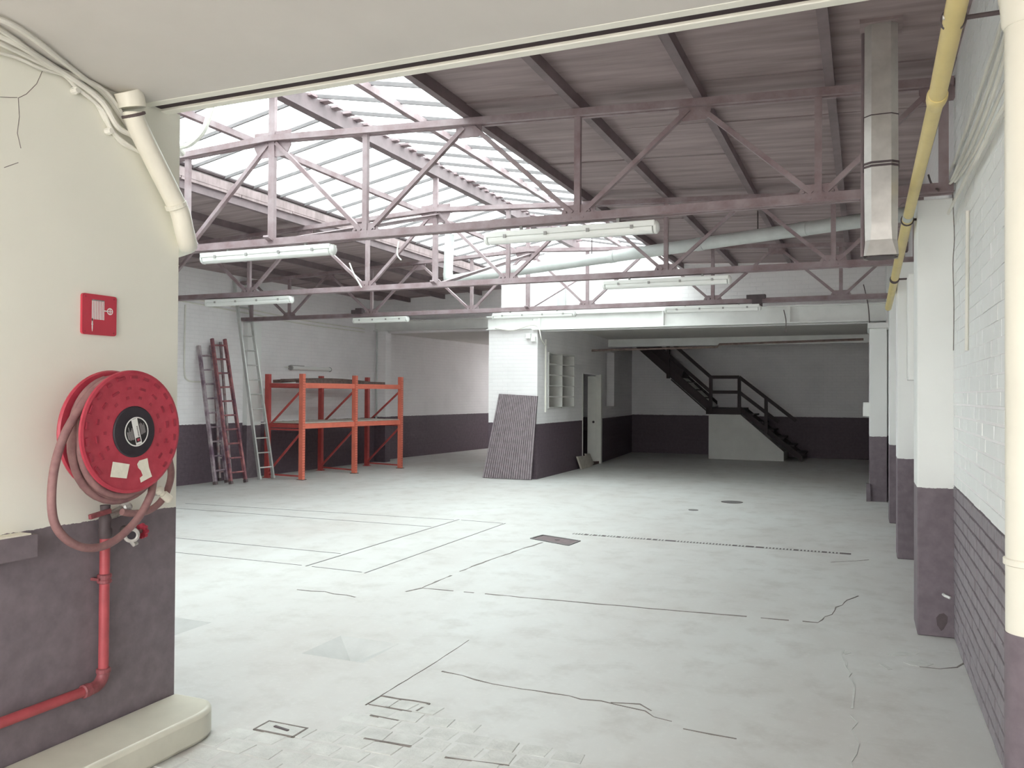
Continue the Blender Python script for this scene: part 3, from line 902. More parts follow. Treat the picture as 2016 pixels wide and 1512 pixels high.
MB().bar((XW, yb - .03, .81), (XW + .05, yb - .03, .81), .012, .012).build('clip_bolt', 'red_worn', t)
# stop valve on top of it
v0 = thing('stop_valve', 'tarnished stop valve with a lever on top of the red pipe', 'valve', (PX, yb, 1.05))
MB().lathe((PX, yb, 1.02), (0, 0, 1), [(.022, -.03), (.030, -.02), (.030, .01), (.024, .02), (.027, .06), (.020, .08), (.022, .12)], 14).build('valve_body', 'iron', v0, smooth=True)
MB().bar((PX + .02, yb - .10, 1.10), (PX + .02, yb + .01, 1.115), .018, .022).build('lever', 'red_worn', v0, bevel=.003)
MB().tube([(PX, yb, 1.085), (PX, yb + .05, 1.095), (PX, yb + .09, 1.11), (PX, yb + .14, 1.12)], [.016, .021, .017, .014], 12).build('outlet', 'brass', v0, smooth=True)
MB().lathe((PX, yb + .11, 1.113), (0, 1, .1), [(.016, -.02), (.026, -.014), (.026, .012), (.02, .02)], 10).build('union_nut', 'pale_metal', v0)
# hydrant coupling beneath
c = onx(258, 1051, XW + .07)
t = thing('coupling_valve', 'pale hose coupling with a red handwheel on the dark dado', 'valve', (XW, c.y, c.z))
MB().tube([(XW, c.y + .02, c.z + .01), (XW + .03, c.y + .02, c.z + .01), (XW + .07, c.y, c.z)], .022, 14).build('spout', 'brass', t, smooth=True)
d = Vector((.75, -.6, -.05))
mm = MB()
q0 = c
ax = d.normalized()
ux = ax.orthogonal().normalized()
MB().tube([q0 + ax * .03 + (ux * math.cos(a) + ax.cross(ux) * math.sin(a)) * .027 for a in [2 * math.pi * k / 24 for k in range(24)]], .009, 8, closed=True).build('coupling_ring', 'pale_metal', t, smooth=True)
MB().lathe(q0, ax, [(.03, -.02), (.032, .02), (.026, .03)], 18).build('coupling_body', 'pale_metal', t, smooth=True)
MB().lathe(q0, ax, [(.019, .03), (.019, .034)], 18).build('bore', 'hub', t)
MB().tube([q0 + ax * .03 + Vector((0, .0, -.03)), q0 + ax * .04 + Vector((0, .012, -.045)), q0 + ax * .035 + Vector((0, .03, -.04))], .009, 8).build('claw', 'pale_metal', t, smooth=True)
hw = q0 + Vector((.0, .065, .004))
mm = MB()
for k in range(8):
    a = 2 * math.pi * k / 8
    mm.lathe(hw + Vector((.026 * math.cos(a), 0, .026 * math.sin(a))), (0, 1, 0), [(.010, -.008), (.012, 0), (.010, .008)], 8)
mm.lathe(hw, (0, 1, 0), [(.026, -.006), (.028, 0), (.026, .006)], 18)
mm.build('handwheel', 'red', t, smooth=True)
MB().tube([q0, hw], .010, 8).build('spindle', 'brass', t)
# grey box on the dado at the frame edge
b0, b1 = onx(0, 1052, XW + .03), onx(62, 1100, XW + .03)
t = thing('wall_ledge', 'grey painted ledge block on the dado at the picture edge', 'ledge', (XW, 2.2, 1.0))
MB().box(XW - .01, XW + .07, 1.4, b1.y, b1.z + .01, onx(62, 1053, XW + .07).z).build('block', 'cream', t, bevel=.004)
q = onx(62, 1053, XW + .07)
MB().box(XW - .01, XW + .066, 1.4, b1.y - .03, q.z, q.z + .006).build('lit_top', 'sticker', t)  # pale strip added so the ledge top looks lit; the light is its colour

# fire hose sign
sy0, sy1, sz0, sz1 = 2.668, 2.852, 1.908, 2.09
sign = thing('fire_hose_sign', 'square red sign with a white hose reel pictogram', 'sign', (XW, (sy0 + sy1) / 2, 2.0))
rr = .012
pp = []
for (cy_, cz_, a0) in ((sy1 - rr, sz1 - rr, 0), (sy0 + rr, sz1 - rr, 90), (sy0 + rr, sz0 + rr, 180), (sy1 - rr, sz0 + rr, 270)):
    for k in range(5):
        a = math.radians(a0 + 22.5 * k)
        pp.append((XW, cy_ + rr * math.cos(a), cz_ + rr * math.sin(a)))
MB().prism(pp, (.012, 0, 0)).build('plate', 'sign_red', sign)
mm = MB()
W_, H_ = sy1 - sy0, sz1 - sz0
def sg(u0, u1, v0, v1): mm.box(XW + .012, XW + .0128, sy0 + u0 * W_, sy0 + u1 * W_, sz0 + (1 - v1) * H_, sz0 + (1 - v0) * H_)
for k in range(8):
    u = .27 + k * .047
    sg(u, u + .028, .13, .62 if k else .66)
sg(.27, .62, .13, .16)
sg(.27, .30, .6, .75)
sg(.262, .308, .73, .76)
sg(.272, .298, .76, .82)
sg(.6, .74, .375, .40)
for k in range(20):
    a, b = 2 * math.pi * k / 20, 2 * math.pi * (k + 1) / 20
    for r0, r1 in ((.062, .088),):
        q = [(XW + .012, sy0 + (.80 + r * math.cos(e)) * W_, sz0 + (.612 + r * math.sin(e)) * H_) for r, e in ((r0, a), (r1, a), (r1, b), (r0, b))]
        mm.prism(q, (.0008, 0, 0))
sg(.79, .812, .33, .45)
sg(.735, .865, .377, .40)
mm.prism([(XW + .012, sy0 + .27 * W_, sz0 + .18 * H_), (XW + .012, sy0 + .30 * W_, sz0 + .18 * H_), (XW + .012, sy0 + .29 * W_, sz0 + .08 * H_), (XW + .012, sy0 + .283 * W_, sz0 + .08 * H_)], (.0008, 0, 0))
mm.build('pictogram', 'label_white', sign, kind='stuff')
for a in (.08, .92):
    for b in (.07, .93): MB().lathe((XW + .012, sy0 + a * W_, sz0 + b * H_), (1, 0, 0), [(.004, 0), (.0035, .0015)], 8).build('rivet', 'red_dark', sign)

# diagonal drain pipe and cables in the corner
t = thing('corner_downpipe', 'cream drain pipe slanting down from the ceiling corner', 'pipe', (-3.1, 3.0, 2.8))
DX = -3.13
A, B, C_, D_ = onx(258, 150, DX), onx(262, 222, DX), onx(350, 402, DX), onx(352, 452, DX)
P = smooth_path([onx(262, 222, DX), onx(272, 252, DX), onx(342, 392, DX), onx(355, 420, DX), onx(353, 448, DX) + Vector((0, .03, 0)), onx(348, 470, DX) + Vector((-.03, .10, 0)), Vector((-3.27, 3.36, 2.42)), Vector((-3.42, 3.38, 2.40))], 6)
MB().tube(P, .047, 18).build('pipe_run', 'pipe_cream', t, smooth=True)
MB().tube([(DX, onx(258, 200, DX).y - .02, CEIL), onx(258, 197, DX), onx(261, 212, DX)], [.062, .062, .06], 18).build('socket', 'pipe_cream', t, smooth=True)
pa = onx(263, 226, DX)
MB().lathe(pa, onx(272, 252, DX) - pa, [(.050, -.006), (.054, -.004), (.054, .006), (.050, .008)], 18).build('clamp', 'cable_dark', t)
pa = onx(348, 408, DX)
MB().lathe(pa, onx(352, 416, DX) - onx(342, 392, DX), [(.050, -.02), (.053, -.018), (.053, .0), (.049, .004)], 18).build('socket_ring', 'pipe_cream', t)
cab = [([(-20, 30), (30, 52), (78, 85), (120, 118), (160, 150), (205, 186), (245, 240), (270, 275)], .011, 'highest'),
       ([(-20, 45), (40, 85), (90, 125), (135, 145), (185, 165), (215, 188), (248, 235), (275, 285)], .010, 'second'),
       ([(-20, 62), (40, 90), (100, 128), (150, 160), (200, 200), (232, 250), (262, 268), (278, 290)], .013, 'third'),
       ([(-20, 75), (50, 108), (110, 138), (152, 158), (185, 195), (212, 242), (240, 280), (282, 300)], .012, 'fourth'),
       ([(-20, 100), (30, 112), (80, 135), (125, 148), (150, 172), (200, 215), (225, 262), (275, 300)], .008, 'lowest')]
for k, (pp, r, nm) in enumerate(cab):
    X = XW + .012 + .012 * (k % 3)
    P = smooth_path([q if q.z < CEIL - r - .006 else onz(a, b, CEIL - r - .006) for q, a, b in ((onx(a, b, X), a, b) for a, b in pp)], 6)
    tag(MB().tube(P, r, 8).build('ceiling_cable', 'cable', smooth=True), f'{nm} painted cable in the bundle under the ceiling by the cream downpipe', 'cable', 'cable bundle in the ceiling corner')
for a, b in ((150, 178), (216, 258)):
    c = onx(a, b, XW + .02)
    tag(MB().lathe(c, (1, 0, 0), [(.015, -.02), (.018, 0), (.012, .012)], 8).build('cable_clip', 'cable'), 'small painted cable clip on the cream wall, ' + ('halfway along the bundle' if a == 150 else 'near the downpipe'), 'clip')
# loose cable hanging from the lip
P = smooth_path([ony(418, 205, 5.0), ony(412, 225, 5.0), ony(400, 258, 5.0), ony(375, 283, 5.0), ony(352, 290, 5.0), ony(325, 292, 5.0), (-5.3, 3.3, 3.75)], 6)
tag(MB().tube(P, .022, 8).build('hanging_conduit', 'cable', smooth=True), 'thick pale conduit curving before the bright skylight panes', 'conduit')

# ---------------------------------------------------------------- right side: cream downpipe, yellow gas pipe, cables, flue
t = thing('cream_downpipe', 'large cream downpipe against the near brick wall, foot painted dark', 'pipe', (.49, 3.1, 0))
PC = Vector((.49, 3.1, 0))
MB().tube([PC + Vector((0, 0, .88)), PC + Vector((0, 0, 2.86))], .07, 28).build('pipe_run', 'pipe_cream', t, smooth=True)
MB().tube([PC, PC + Vector((0, 0, .90))], .073, 28).build('pipe_foot', 'pillar', t, smooth=True)
MB().lathe(PC + Vector((0, 0, 2.84)), (0, 0, 1), [(.072, -.0), (.078, .01), (.082, .06), (.09, .12), (.09, 1.0)], 28).build('socket', 'pipe_cream', t, smooth=True)
MB().lathe(PC + Vector((0, 0, 1.125)), (0, 0, 1), [(.071, -.012), (.0765, -.009), (.0765, .009), (.071, .012)], 28).build('clamp', 'pipe_cream', t)
t = thing('yellow_gas_pipe', 'long yellow gas pipe along the wall above the pillars', 'pipe', (.3, 6, 3.0))
y0p, y1p = Vector((.315, 2.6, 3.10)), None
G = [onx(1893, -35, .30), onx(1845, 190, .295), onx(1787, 430, .285), onx(1749, 606, .27)]
MB().tube([G[0], G[1]], .036, 18).build('pipe_run', 'yellow', t, smooth=True)
MB().tube([G[1], G[2]], .033, 18).build('pipe_run', 'yellow', t, smooth=True)
MB().tube([G[2], G[3]], .036, 18).build('pipe_run', 'yellow', t, smooth=True)
d = (G[2] - G[1]).normalized()
MB().lathe(G[1], d, [(.038, -.03), (.043, -.02), (.043, .03), (.036, .09), (.033, .12)], 18).build('reducer', 'yellow', t, smooth=True)
MB().lathe(G[2] - d * .12, d, [(.0345, 0), (.0350, .004), (.0350, .14), (.0345, .145)], 18).build('white_band', 'pipe_white', t, smooth=True)
for q in (onx(1877, 38, .30), G[2] + d * .05, onx(1761, 550, .274)):
    MB().lathe(q, d, [(.038, -.012), (.044, -.010), (.044, .010), (.038, .012)], 18).build('pipe_clip', 'iron', t)
    MB().tube([q + Vector((.03, 0, 0)), (XR + .01, q.y, q.z)], .009, 8).build('clip_stem', 'iron', t)
MB().lathe(onx(1868, 33, .28), (-1, 0, 0), [(.01, -.02), (.014, 0), (.008, .02)], 8).build('clip_bolt', 'pale_metal', t)

runs = [([(1990, -20), (1962, 80), (1925, 190), (1895, 275), (1878, 320), (1866, 345), (1852, 368), (1835, 374)], .009),
        ([(2000, 0), (1968, 110), (1935, 210), (1905, 285), (1885, 330), (1872, 355), (1848, 378)], .010),
        ([(2008, 20), (1980, 110), (1950, 200), (1920, 275), (1892, 330), (1870, 362), (1840, 380)], .009),
        ([(2012, 60), (1985, 150), (1960, 210), (1932, 275), (1905, 325), (1880, 358)], .007),
        ([(2005, 170), (1968, 225), (1930, 300), (1900, 355), (1867, 420)], .010)]
nm = ['uppermost of the cables', 'second of the cables', 'third of the cables', 'fourth of the cables', 'separate lowest cable']
for k, (pp, r) in enumerate(runs):
    X = XR - .02 - .006 * k
    P = smooth_path([onx(a, b, X) for a, b in pp], 6)
    tag(MB().tube(P, r, 8).build('wall_cable', 'cable', smooth=True), nm[k] + ' on the white wall beside the yellow gas pipe', 'cable', 'cables on the wall by the gas pipe')
P = smooth_path([onx(1828, 345, .45), onx(1834, 362, .45), onx(1848, 375, .46)], 6)
tag(MB().tube(P, .008, 6).build('loose_wire', 'cable_dark', smooth=True), 'short dark loose wire curling over the nearest pillar top', 'wire')
P = smooth_path([onx(1876, 380, .5)] + [onx(a, b, XR - .016) for a, b in ((1877, 420), (1879, 470), (1876, 520), (1878, 600), (1877, 690))], 3)
tag(MB().tube(P, .003, 5).build('settling_crack', 'crack'), 'thin crack running down between nearest pillar and brick wall', 'crack')
P = [onx(1905, 415, XR - .012), onx(1903, 690, XR - .012)]
tag(MB().tube(P, .010, 8).build('vertical_conduit', 'cable'), 'vertical white conduit on the near brick wall', 'conduit')
# white trunking box on the second bay
t = thing('wall_box', 'tall narrow white cable box between the nearest two pillars', 'cable box', (.45, 7.35, 2.1))
MB().box(.325, XR + .02, 7.25, 7.5, 1.78, 2.62).build('body', 'pillar', t, bevel=.006)
MB().box(.322, .326, 7.27, 7.48, 1.80, 2.60).build('lid', 'beam', t)
# flue duct
FCX, FCY = .098, 5.6
t = thing('flue_duct', 'dull metal flue duct hanging down through the roof', 'duct', (FCX, FCY, 2.5))
def octa(z, a, b, cut):
    return [(FCX + sx * (a if i else a - cut), FCY + sy * (b - cut if i else b), z) for sx, sy, o in ((1, -1, 0), (1, 1, 1), (-1, 1, 0), (-1, -1, 1)) for i in ((0, 1) if o == 0 else (1, 0))]
mm = MB()
lv = [(2.505, .098, .098, .012), (2.60, .090, .09, .03), (2.70, .093, .093, .038), (3.05, .096, .096, .04), (3.36, .095, .095, .04), (4.02, .093, .093, .04)]
o = 0
for z, a, b, c in lv: mm.v += [Vector(q) for q in octa(z, a, b, c)]
for i in range(len(lv) - 1):
    for j in range(8): mm.f.append((i * 8 + j, i * 8 + (j + 1) % 8, (i + 1) * 8 + (j + 1) % 8, (i + 1) * 8 + j))
mm.f.append(tuple(range((len(lv) - 1) * 8, len(lv) * 8)))
mm.build('duct_body', 'flue', t)
for z in (3.05, 3.07):
    mm = MB()
    q = octa(z, .0985, .0985, .041)
    for j in range(8): mm.bar(q[j], q[(j + 1) % 8], .006, .012)
    mm.build('strap', 'iron', t)
q = octa(3.36, .0965, .0965, .041)
mm = MB()
for j in range(8): mm.bar(q[j], q[(j + 1) % 8], .003, .006)
mm.build('seam', 'iron', t)
MB().lathe((FCX, FCY, 2.50), (0, 0, 1), [(.095, 0), (.095, .006)], 8).build('bottom_rim', 'iron', t)
MB().box(FCX - .12, FCX + .12, FCY - .12, FCY + .12, deck_z(FCX) - .015, deck_z(FCX) + .03).build('roof_collar', 'roof', t)
MB().tube([(FCX - .105, FCY + .04, 2.52), (FCX - .1, FCY + .04, 3.98)], .012, 8).build('side_rod', 'purlin', t)

# big sloping drain pipe across the hall
A, B = Vector((.5, 10.12, 3.66)), Vector((-6.33, 12.38, 3.545))
t = thing('rainwater_pipe', 'big pale rainwater pipe sloping across the hall under the roof', 'pipe', (-3, 11.2, 3.6))
MB().tube([A, B], .082, 20).build('pipe_run', 'pipe_white', t, smooth=True)
d = (B - A).normalized()
MB().tube([B - d * .02, B + d * .05 + Vector((0, 0, .03)), B + d * .06 + Vector((0, 0, .12))], .086, 20).build('elbow', 'pipe_white', t, smooth=True)
MB().tube([B + d * .06 + Vector((0, 0, .1)), B + d * .02 + Vector((0, 0, .76))], .078, 20).build('riser', 'pipe_white', t, smooth=True)
for k in (.17, .36, .55, .82):
    q = A.lerp(B, k)
    MB().lathe(q, d, [(.083, -.05), (.088, -.045), (.088, .045), (.083, .05)], 20).build('socket', 'pipe_white', t, smooth=True)
for k in (.25, .6):
    q = A.lerp(B, k)
    MB().tube([q + Vector((0, 0, .08)), (q.x, q.y, min(deck_z(q.x), 4.2))], .008, 6).build('hanger', 'iron', t)

# pipe up the back wall, cable hooks on the trusses
X = ony(1105, 560, YEND - .09)
tag(MB().tube([(X.x, YEND - .09, 3.2), (X.x, YEND - .09, 4.2)], .085, 16).build('wall_stack_pipe', 'pipe_white', smooth=True), 'short white stack pipe on the bright upper back wall', 'pipe')
for k, (a, b, c, lb) in enumerate((((688, 518), (697, 540), (712, 566), 'pale loose wire on the middle truss near the tall ladder'), ((785, 475), (782, 500), (790, 512), 'pale hooked wire dangling under the nearest truss before the dark roof'))):
    P = smooth_path([ony(*a, 9.5), ony(*b, 9.5), ony(*c, 9.5)], 6)
    tag(MB().tube(P, .010, 6).build('loose_wire', 'cable', smooth=True), lb, 'wire')
t = thing('beam_clamp', 'dark rusty clamp block sitting on the farthest truss above the stairs', 'clamp', (-1.3, 12.85, 3.1))
q = ony(1493, 590, 12.8)
MB().box(q.x - .17, q.x + .1, 12.78, 12.9, 3.09, 3.15).build('jaw', 'iron', t)
MB().box(q.x - .09, q.x + .05, 12.79, 12.89, 2.98, 3.11).build('body', 'iron', t)
t = thing('beam_clamp', 'dark rusty clamp block on the farthest truss above the rack', 'clamp', (-8.4, 12.85, 3.1))
q = ony(702, 617, 12.8)
MB().box(q.x - .11, q.x + .11, 12.79, 12.91, 3.09, 3.16).build('jaw', 'iron', t)
MB().box(q.x - .03, q.x + .1, 12.8, 12.9, 3.14, 3.19).build('body', 'iron', t)

# ---------------------------------------------------------------- ladders
def ladder(name, label, feet, tops, zb, n, mat, w=.028, dp=.07, first=.22, rr=.013, grp=None, rung_mat=None, gap=None):
    a0, a1 = Vector(feet[0]), Vector(feet[1])
    b0, b1 = Vector(tops[0]), Vector(tops[1])
    t = thing(name, label, 'ladder', ((a0 + a1) / 2), grp)
    side = (a1 - a0).normalized()
    for p, q in ((a0, b0), (a1, b1)):
        MB().bar(p, q, w, dp, up=side.cross(q - p)).build('stile', mat, t)
        MB().bar(p, p + (q - p).normalized() * .05, w + .012, dp + .008, up=side.cross(q - p)).build('foot', 'cable_dark' if mat != 'alu' else 'alu', t)
    L = (b0 - a0).length
    for k in range(n):
        f_ = (first + k * (gap or .28)) / L
        if f_ > .99: break
        MB().tube([a0.lerp(b0, f_), a1.lerp(b1, f_)], rr, 8).build('rung', rung_mat or mat, t)
    return t
WL = lambda y: -11.42 + (y - 3.24) / 14.38 * .5
fa, fb = onz(512, 946), onz(534, 944)
ladder('aluminium_ladder', 'tall aluminium ladder leaning on the wall beside the orange rack', (fa + Vector((0, -.01, .02)), fb + Vector((0, .06, .02))), ((WL(12.6) + .05, 12.58, 3.79), (WL(12.9) + .05, 12.92, 3.80)), 0, 14, 'alu')
f0, f1 = onz(455, 955), onz(481, 952)
ladder('red_ladder', 'red paint worn ladder, front one of the short leaning group', (f0 + Vector((0, 0, .02)), f1 + Vector((0, .04, .02))), ((WL(11.95) + .13, 11.95, 2.64), (WL(12.25) + .13, 12.27, 2.65)), 0, 12, 'lad_red', .04, .06, .2, .016, grp='short worn ladders', gap=.262)
ladder('paint_splashed_ladder', 'dark paint splashed ladder, the one of the leaning group nearest the reel', (onz(430, 956) + Vector((-.04, -.03, .02)), onz(447, 953) + Vector((-.04, .04, .02))), ((WL(11.7) + .05, 11.72, 2.5), (WL(12) + .05, 12.02, 2.52)), 0, 12, 'lad_purple', .055, .05, .24, .016, grp='short worn ladders', gap=.262)
ladder('grey_ladder', 'narrow grey wooden ladder, half hidden behind the red one', (onz(442, 950) + Vector((-.2, 0.1, .02)), onz(468, 948) + Vector((-.2, .05, .02))), ((WL(12) + .05, 12.06, 2.6), (WL(12.2) + .05, 12.25, 2.6)), 0, 12, 'lad_grey', .035, .05, .16, .014, grp='short worn ladders', gap=.262)
# conduits on the ladder wall
P = [onx(365, 600, -11.12), onx(363, 700, -11.12), onx(364, 738, -11.12), onx(368, 747, -11.12), onx(378, 751, -11.11), onx(405, 752, -11.1)]
tag(MB().tube(smooth_path(P, 4), .014, 8).build('bent_conduit', 'cable', smooth=True), 'thin conduit bending round the corner behind the short ladders', 'conduit')
for k, (y0, y1, lb) in enumerate(((572, 650, 'upper'), (580, 656, 'lower'))):
    P = [onx(345, y0 + 10, -11.12) , onx(500, 612 + k * 8, -11.1), onx(600, 632 + k * 7, -11.05), onx(715, 648 + k * 6, -10.96)]
    for p in P: p.x = WL(p.y) + .02
    tag(MB().tube(smooth_path(P, 4), .014, 6).build('long_wall_cable', 'cable', smooth=True), f'{lb} long cable strung along the wall over the ladders', 'cable')
q = onx(725, 700, -10.95)
tag(MB().tube([(-10.86, 17.36, .9), (-10.86, 17.36, 3.2)], .025, 10).build('corner_pipe', 'pipe_white', smooth=True), 'thin vertical white pipe beside the dim opening', 'pipe')

# ---------------------------------------------------------------- pallet rack
FR = [(-9.85, 13.12), (-9.70, 14.68), (-9.46, 16.12)]
BK = [(-10.72, 13.20), (-10.72, 14.93), (-10.47, 16.35)]
rack = thing('pallet_rack', 'orange pallet rack with two shelf levels against the far wall', 'rack', (-10.1, 14.7, 0))
HT = 2.02
for k, ((fx, fy), (bx, by)) in enumerate(zip(FR, BK)):
    for (x, y), mt in (((fx, fy), 'rack'), ((bx, by), 'rack_back')):
        u = MB().box(x - .045, x + .045, y - .04, y + .04, .01, HT).build('upright', mt, rack)
        if mt == 'rack':
            mm = MB()
            for z in range(38):
                for dy in (-.02, .02): mm.box(x + .045, x + .0465, y + dy - .006, y + dy + .006, .06 + z * .05, .075 + z * .05)
            mm.build('slot_holes', 'hole', u, kind='stuff')
        MB().box(x - .07, x + .07, y - .06, y + .06, 0, .012).build('foot_plate', 'rack_back' if mt == 'rack_back' else 'old_wood', rack)
    for z0, z1 in ((.08, .92), (.98, 1.72)):
        MB().bar((bx, by, z0), (fx, fy, z1), .03, .035).build('brace', 'rack_back', rack)
    for z in (.07, .95): MB().bar((bx, by, z), (fx, fy, z), .028, .03).build('cross_tie', 'rack_back', rack)
for z in (1.02, 1.80):
    for ln, mt in ((FR, 'rack'), (BK, 'rack_back')):
        for a, b in zip(ln[:-1], ln[1:]):
            MB().bar((a[0] + .0, a[1] + .04, z), (b[0], b[1] - .04, z), .045, .095).build('shelf_beam', mt, rack)
            s_ = .03 if ln is FR else 0
    MB().bar((BK[0][0] + .04, BK[0][1], z), (FR[0][0] - .04, FR[0][1], z), .03, .07).build('end_beam', 'rack_back', rack)
for k in range(2):
    (a0, a1), (b0, b1) = (FR[k], FR[k + 1]), (BK[k], BK[k + 1])
    for j in range(4):
        f0, f1 = j / 4, (j + 1) / 4 - .01
        q = [Vector((*a0, 1.072)).lerp(Vector((*b0, 1.072)), f0), Vector((*a0, 1.072)).lerp(Vector((*b0, 1.072)), f1), Vector((*a1, 1.072)).lerp(Vector((*b1, 1.072)), f1), Vector((*a1, 1.072)).lerp(Vector((*b1, 1.072)), f0)]
        MB().prism(q, (0, 0, .018)).build('shelf_board', 'board', rack)
# planks on top
lbs = ['long grey plank on the rack top, front one', 'warped plank on the rack top, rear one bulging upward', 'short plank lying across the rack top near the ladder end']
for k, (p, q, wd, th) in enumerate((((-10.05, 13.3, 1.88), (-10.0, 16.2, 1.88), .18, .055), ((-10.55, 13.25, 1.88), (-10.40, 16.4, 1.88), .2, .06), ((-10.3, 13.2, 1.90), (-10.25, 14.4, 1.915), .26, .05))):
    mm = MB()
    P = [Vector(p).lerp(Vector(q), f_ / 8) + Vector((0, 0, .06 * math.sin(math.pi * f_ / 8) if k == 1 else 0)) for f_ in range(9)]
    for i in range(8): mm.bar(P[i], P[i + 1], wd, th)
    tag(mm.build('old_plank', 'old_wood'), lbs[k], 'plank', 'planks on the rack top')

# ---------------------------------------------------------------- slatted panel against the pier
t = thing('slatted_panel', 'grey slatted wooden panel leaning on the white brick pier', 'panel', (-6.4, 15.1, 0))
bl_, br_ = Vector((-6.93, 14.98, .01)), Vector((-5.89, 14.98, .01))
tl_, tr_ = Vector((-6.66, 15.16, 1.66)), Vector((-5.84, 15.16, 1.62))
n = 22
for k in range(n):
    f0, f1 = k / n + .004, (k + 1) / n - .008
    dz = random.uniform(0, .006)
    q = [bl_.lerp(br_, f0), bl_.lerp(br_, f1), tl_.lerp(tr_, f1), tl_.lerp(tr_, f0)]
    MB().prism([v + Vector((0, -dz, 0)) for v in q], (0, .022, 0)).build('slat', 'slat', t)
MB().prism([v + Vector((0, .012, 0)) for v in (bl_, br_, tr_, tl_)], (0, .02, 0)).build('backing', 'groove', t)

# ---------------------------------------------------------------- pigeonhole shelf set in the pier
t = thing('pigeonhole_shelf', 'white pigeonhole shelf of ten compartments set in the brick pier', 'shelf', (-5.9, 16.6, 1.37))
y0, y1, z0, z1 = 15.79, 17.41, 1.375, 2.505
MB().box(-6.21, -6.19, y0, y1, z0, z1).build('back_panel', 'shelf', t)
for y in (y0, (y0 + y1) / 2, y1 - .025): MB().box(-6.2, -5.84, y, y + .025, z0, z1).build('upright', 'shelf', t)
for k in range(6):
    z = z0 + (z1 - z0 - .022) * k / 5
    for a, b in ((y0 + .025, (y0 + y1) / 2), ((y0 + y1) / 2 + .025, y1 - .025)):
        MB().box(-6.2, -5.835, a, b, z, z + .022).build('shelf_board', 'shelf', t)
# conduit and small boxes on the pier
tag(MB().tube([(-5.845, 15.62, 1.30), (-5.845, 15.62, 2.75)], .018, 8).build('pier_conduit', 'cable'), 'white conduit running down beside the pigeonhole shelf', 'conduit')
for (a, b, lb) in ((1041, 662, 'upper'), (1051, 668, 'lower')):
    q = ony(a, b, 15.18)
    t = thing('junction_box', f'{lb} small white junction box at the pier top corner', 'junction box', q)
    MB().box(q.x - .045, q.x + .045, 15.13, 15.2, q.z - .05, q.z + .05).build('body', 'lamp_body', t, bevel=.005)
    MB().box(q.x - .035, q.x + .035, 15.122, 15.131, q.z - .04, q.z + .04).build('lid', 'beam', t)
P = smooth_path([ony(975, 646, 15.1), ony(1010, 650, 15.08), ony(1045, 640, 15.08), ony(1060, 645, 15.08), ony(1066, 668, 15.1), (-5.8, 15.5, 2.62)], 5)
tag(MB().tube(P, .012, 6).build('pier_cable', 'cable', smooth=True), 'cable looping over the top of the white brick pier', 'cable')

# ---------------------------------------------------------------- ajar door, loose slabs
t = struct(bpy.data.objects.new('door_1', None))
COL.objects.link(t)
t.location = (-6.0, 19.4, 0)
t['label'] = 'narrow white door standing ajar in the side wall beyond the pier'
t['category'] = 'door'
MB().bar((-5.93, 19.33, 1.07), (-6.13, 19.27, 1.07), .04, 2.06).build('door_leaf', 'door', t, bevel=.004)
MB().box(-5.99, -5.82, 19.36, 19.46, 0, 2.14).build('door_frame', 'door', t)
MB().box(-5.99, -5.85, 18.03, 18.07, 0, 2.14).build('door_frame', 'door', t)
MB().lathe((-5.99, 19.31, 1.0), (.2, -.95, 0), [(.02, 0), (.02, .03), (.03, .05), (.015, .07)], 10).build('door_handle', 'iron', t)
for k, (pp, lb) in enumerate(((((1134, 899), (1150, 897), (1162, 920), (1143, 925)), 'pale concrete slab leaning on the wall before the ajar door'), (((1150, 893), (1158, 893), (1166, 912), (1160, 920)), 'second smaller slab behind the leaning pale one'))):
    q = [onx(a, b, -5.8 + .06 * (1 - (b - 893) / 32) * -1 + .02 - k * .02) for a, b in pp]
    tag(MB().prism(q, (.035, 0.02, 0)).build('loose_slab', 'board'), lb, 'slab')
q = onz(1172, 908)
tag(MB().box(-6.1, -5.86, 18.6, 19.35, 0, .06).build('door_step', 'old_wood'), 'low dark wooden doorstep under the ajar door', 'step')

# ---------------------------------------------------------------- staircase
YS0, YS1 = 22.15, 23.6
st = thing('staircase', 'dark wooden staircase with a landing on a white plinth', 'staircase', (-3, 22.9, 0))
MB().prism([(-3.735, YS0, 0), (-1.86, YS0, 0), (-1.86, YS0, .235), (-2.93, YS0, 1.16), (-3.735, YS0, 1.16)], (0, 1.4, 0)).build('plinth_block', 'stair_white', st)
MB().box(-3.80, -2.90, YS0 - .03, YS1, 1.165, 1.33).build('landing', 'stair_dark', st)
def stringer(a, b, dpt, y): MB().prism([(a[0], y, a[1]), (b[0], y, b[1]), (b[0], y, b[1] - dpt), (a[0], y, a[1] - dpt)], (0, .05, 0)).build('stringer', 'stair_dark', st)
stringer((-3.74, 1.50), (-6.0, 3.50), .42, YS1 - .06)
stringer((-3.70, 1.48), (-6.0, 3.50), .27, YS0 - .03)
MB().prism([ony(x, y, YS0 + .02) for x, y in ((1341, 744), (1319, 743), (1247, 675), (1228, 656), (1262, 656), (1346, 731))], (0, .9, 0)).build('underside_board', 'stair_dark', st)
stringer((-2.92, 1.30), (-1.38, .08), .30, YS1 - .06)
stringer((-2.92, 1.36), (-1.42, .14), .16, YS0 + .04)
for k in range(9):
    x, z = -3.85 - k * .235, 1.575 + k * .206
    MB().box(x - .24, x, YS0 + .02, YS1 - .06, z, z + .035).build('tread', 'stair_dark', st)
for k in range(6):
    x, z = -2.88 + k * .25, 1.14 - k * .195
    MB().box(x, x + .27, YS0 + .08, YS1 - .06, z, z + .035).build('tread', 'stair_dark', st)
MB().prism([ony(x, y, YS0 + .02) for x, y in ((1322, 746), (1342, 744), (1404, 800), (1396, 812))], (0, .9, 0)).build('soffit_board', 'stair_white', st)
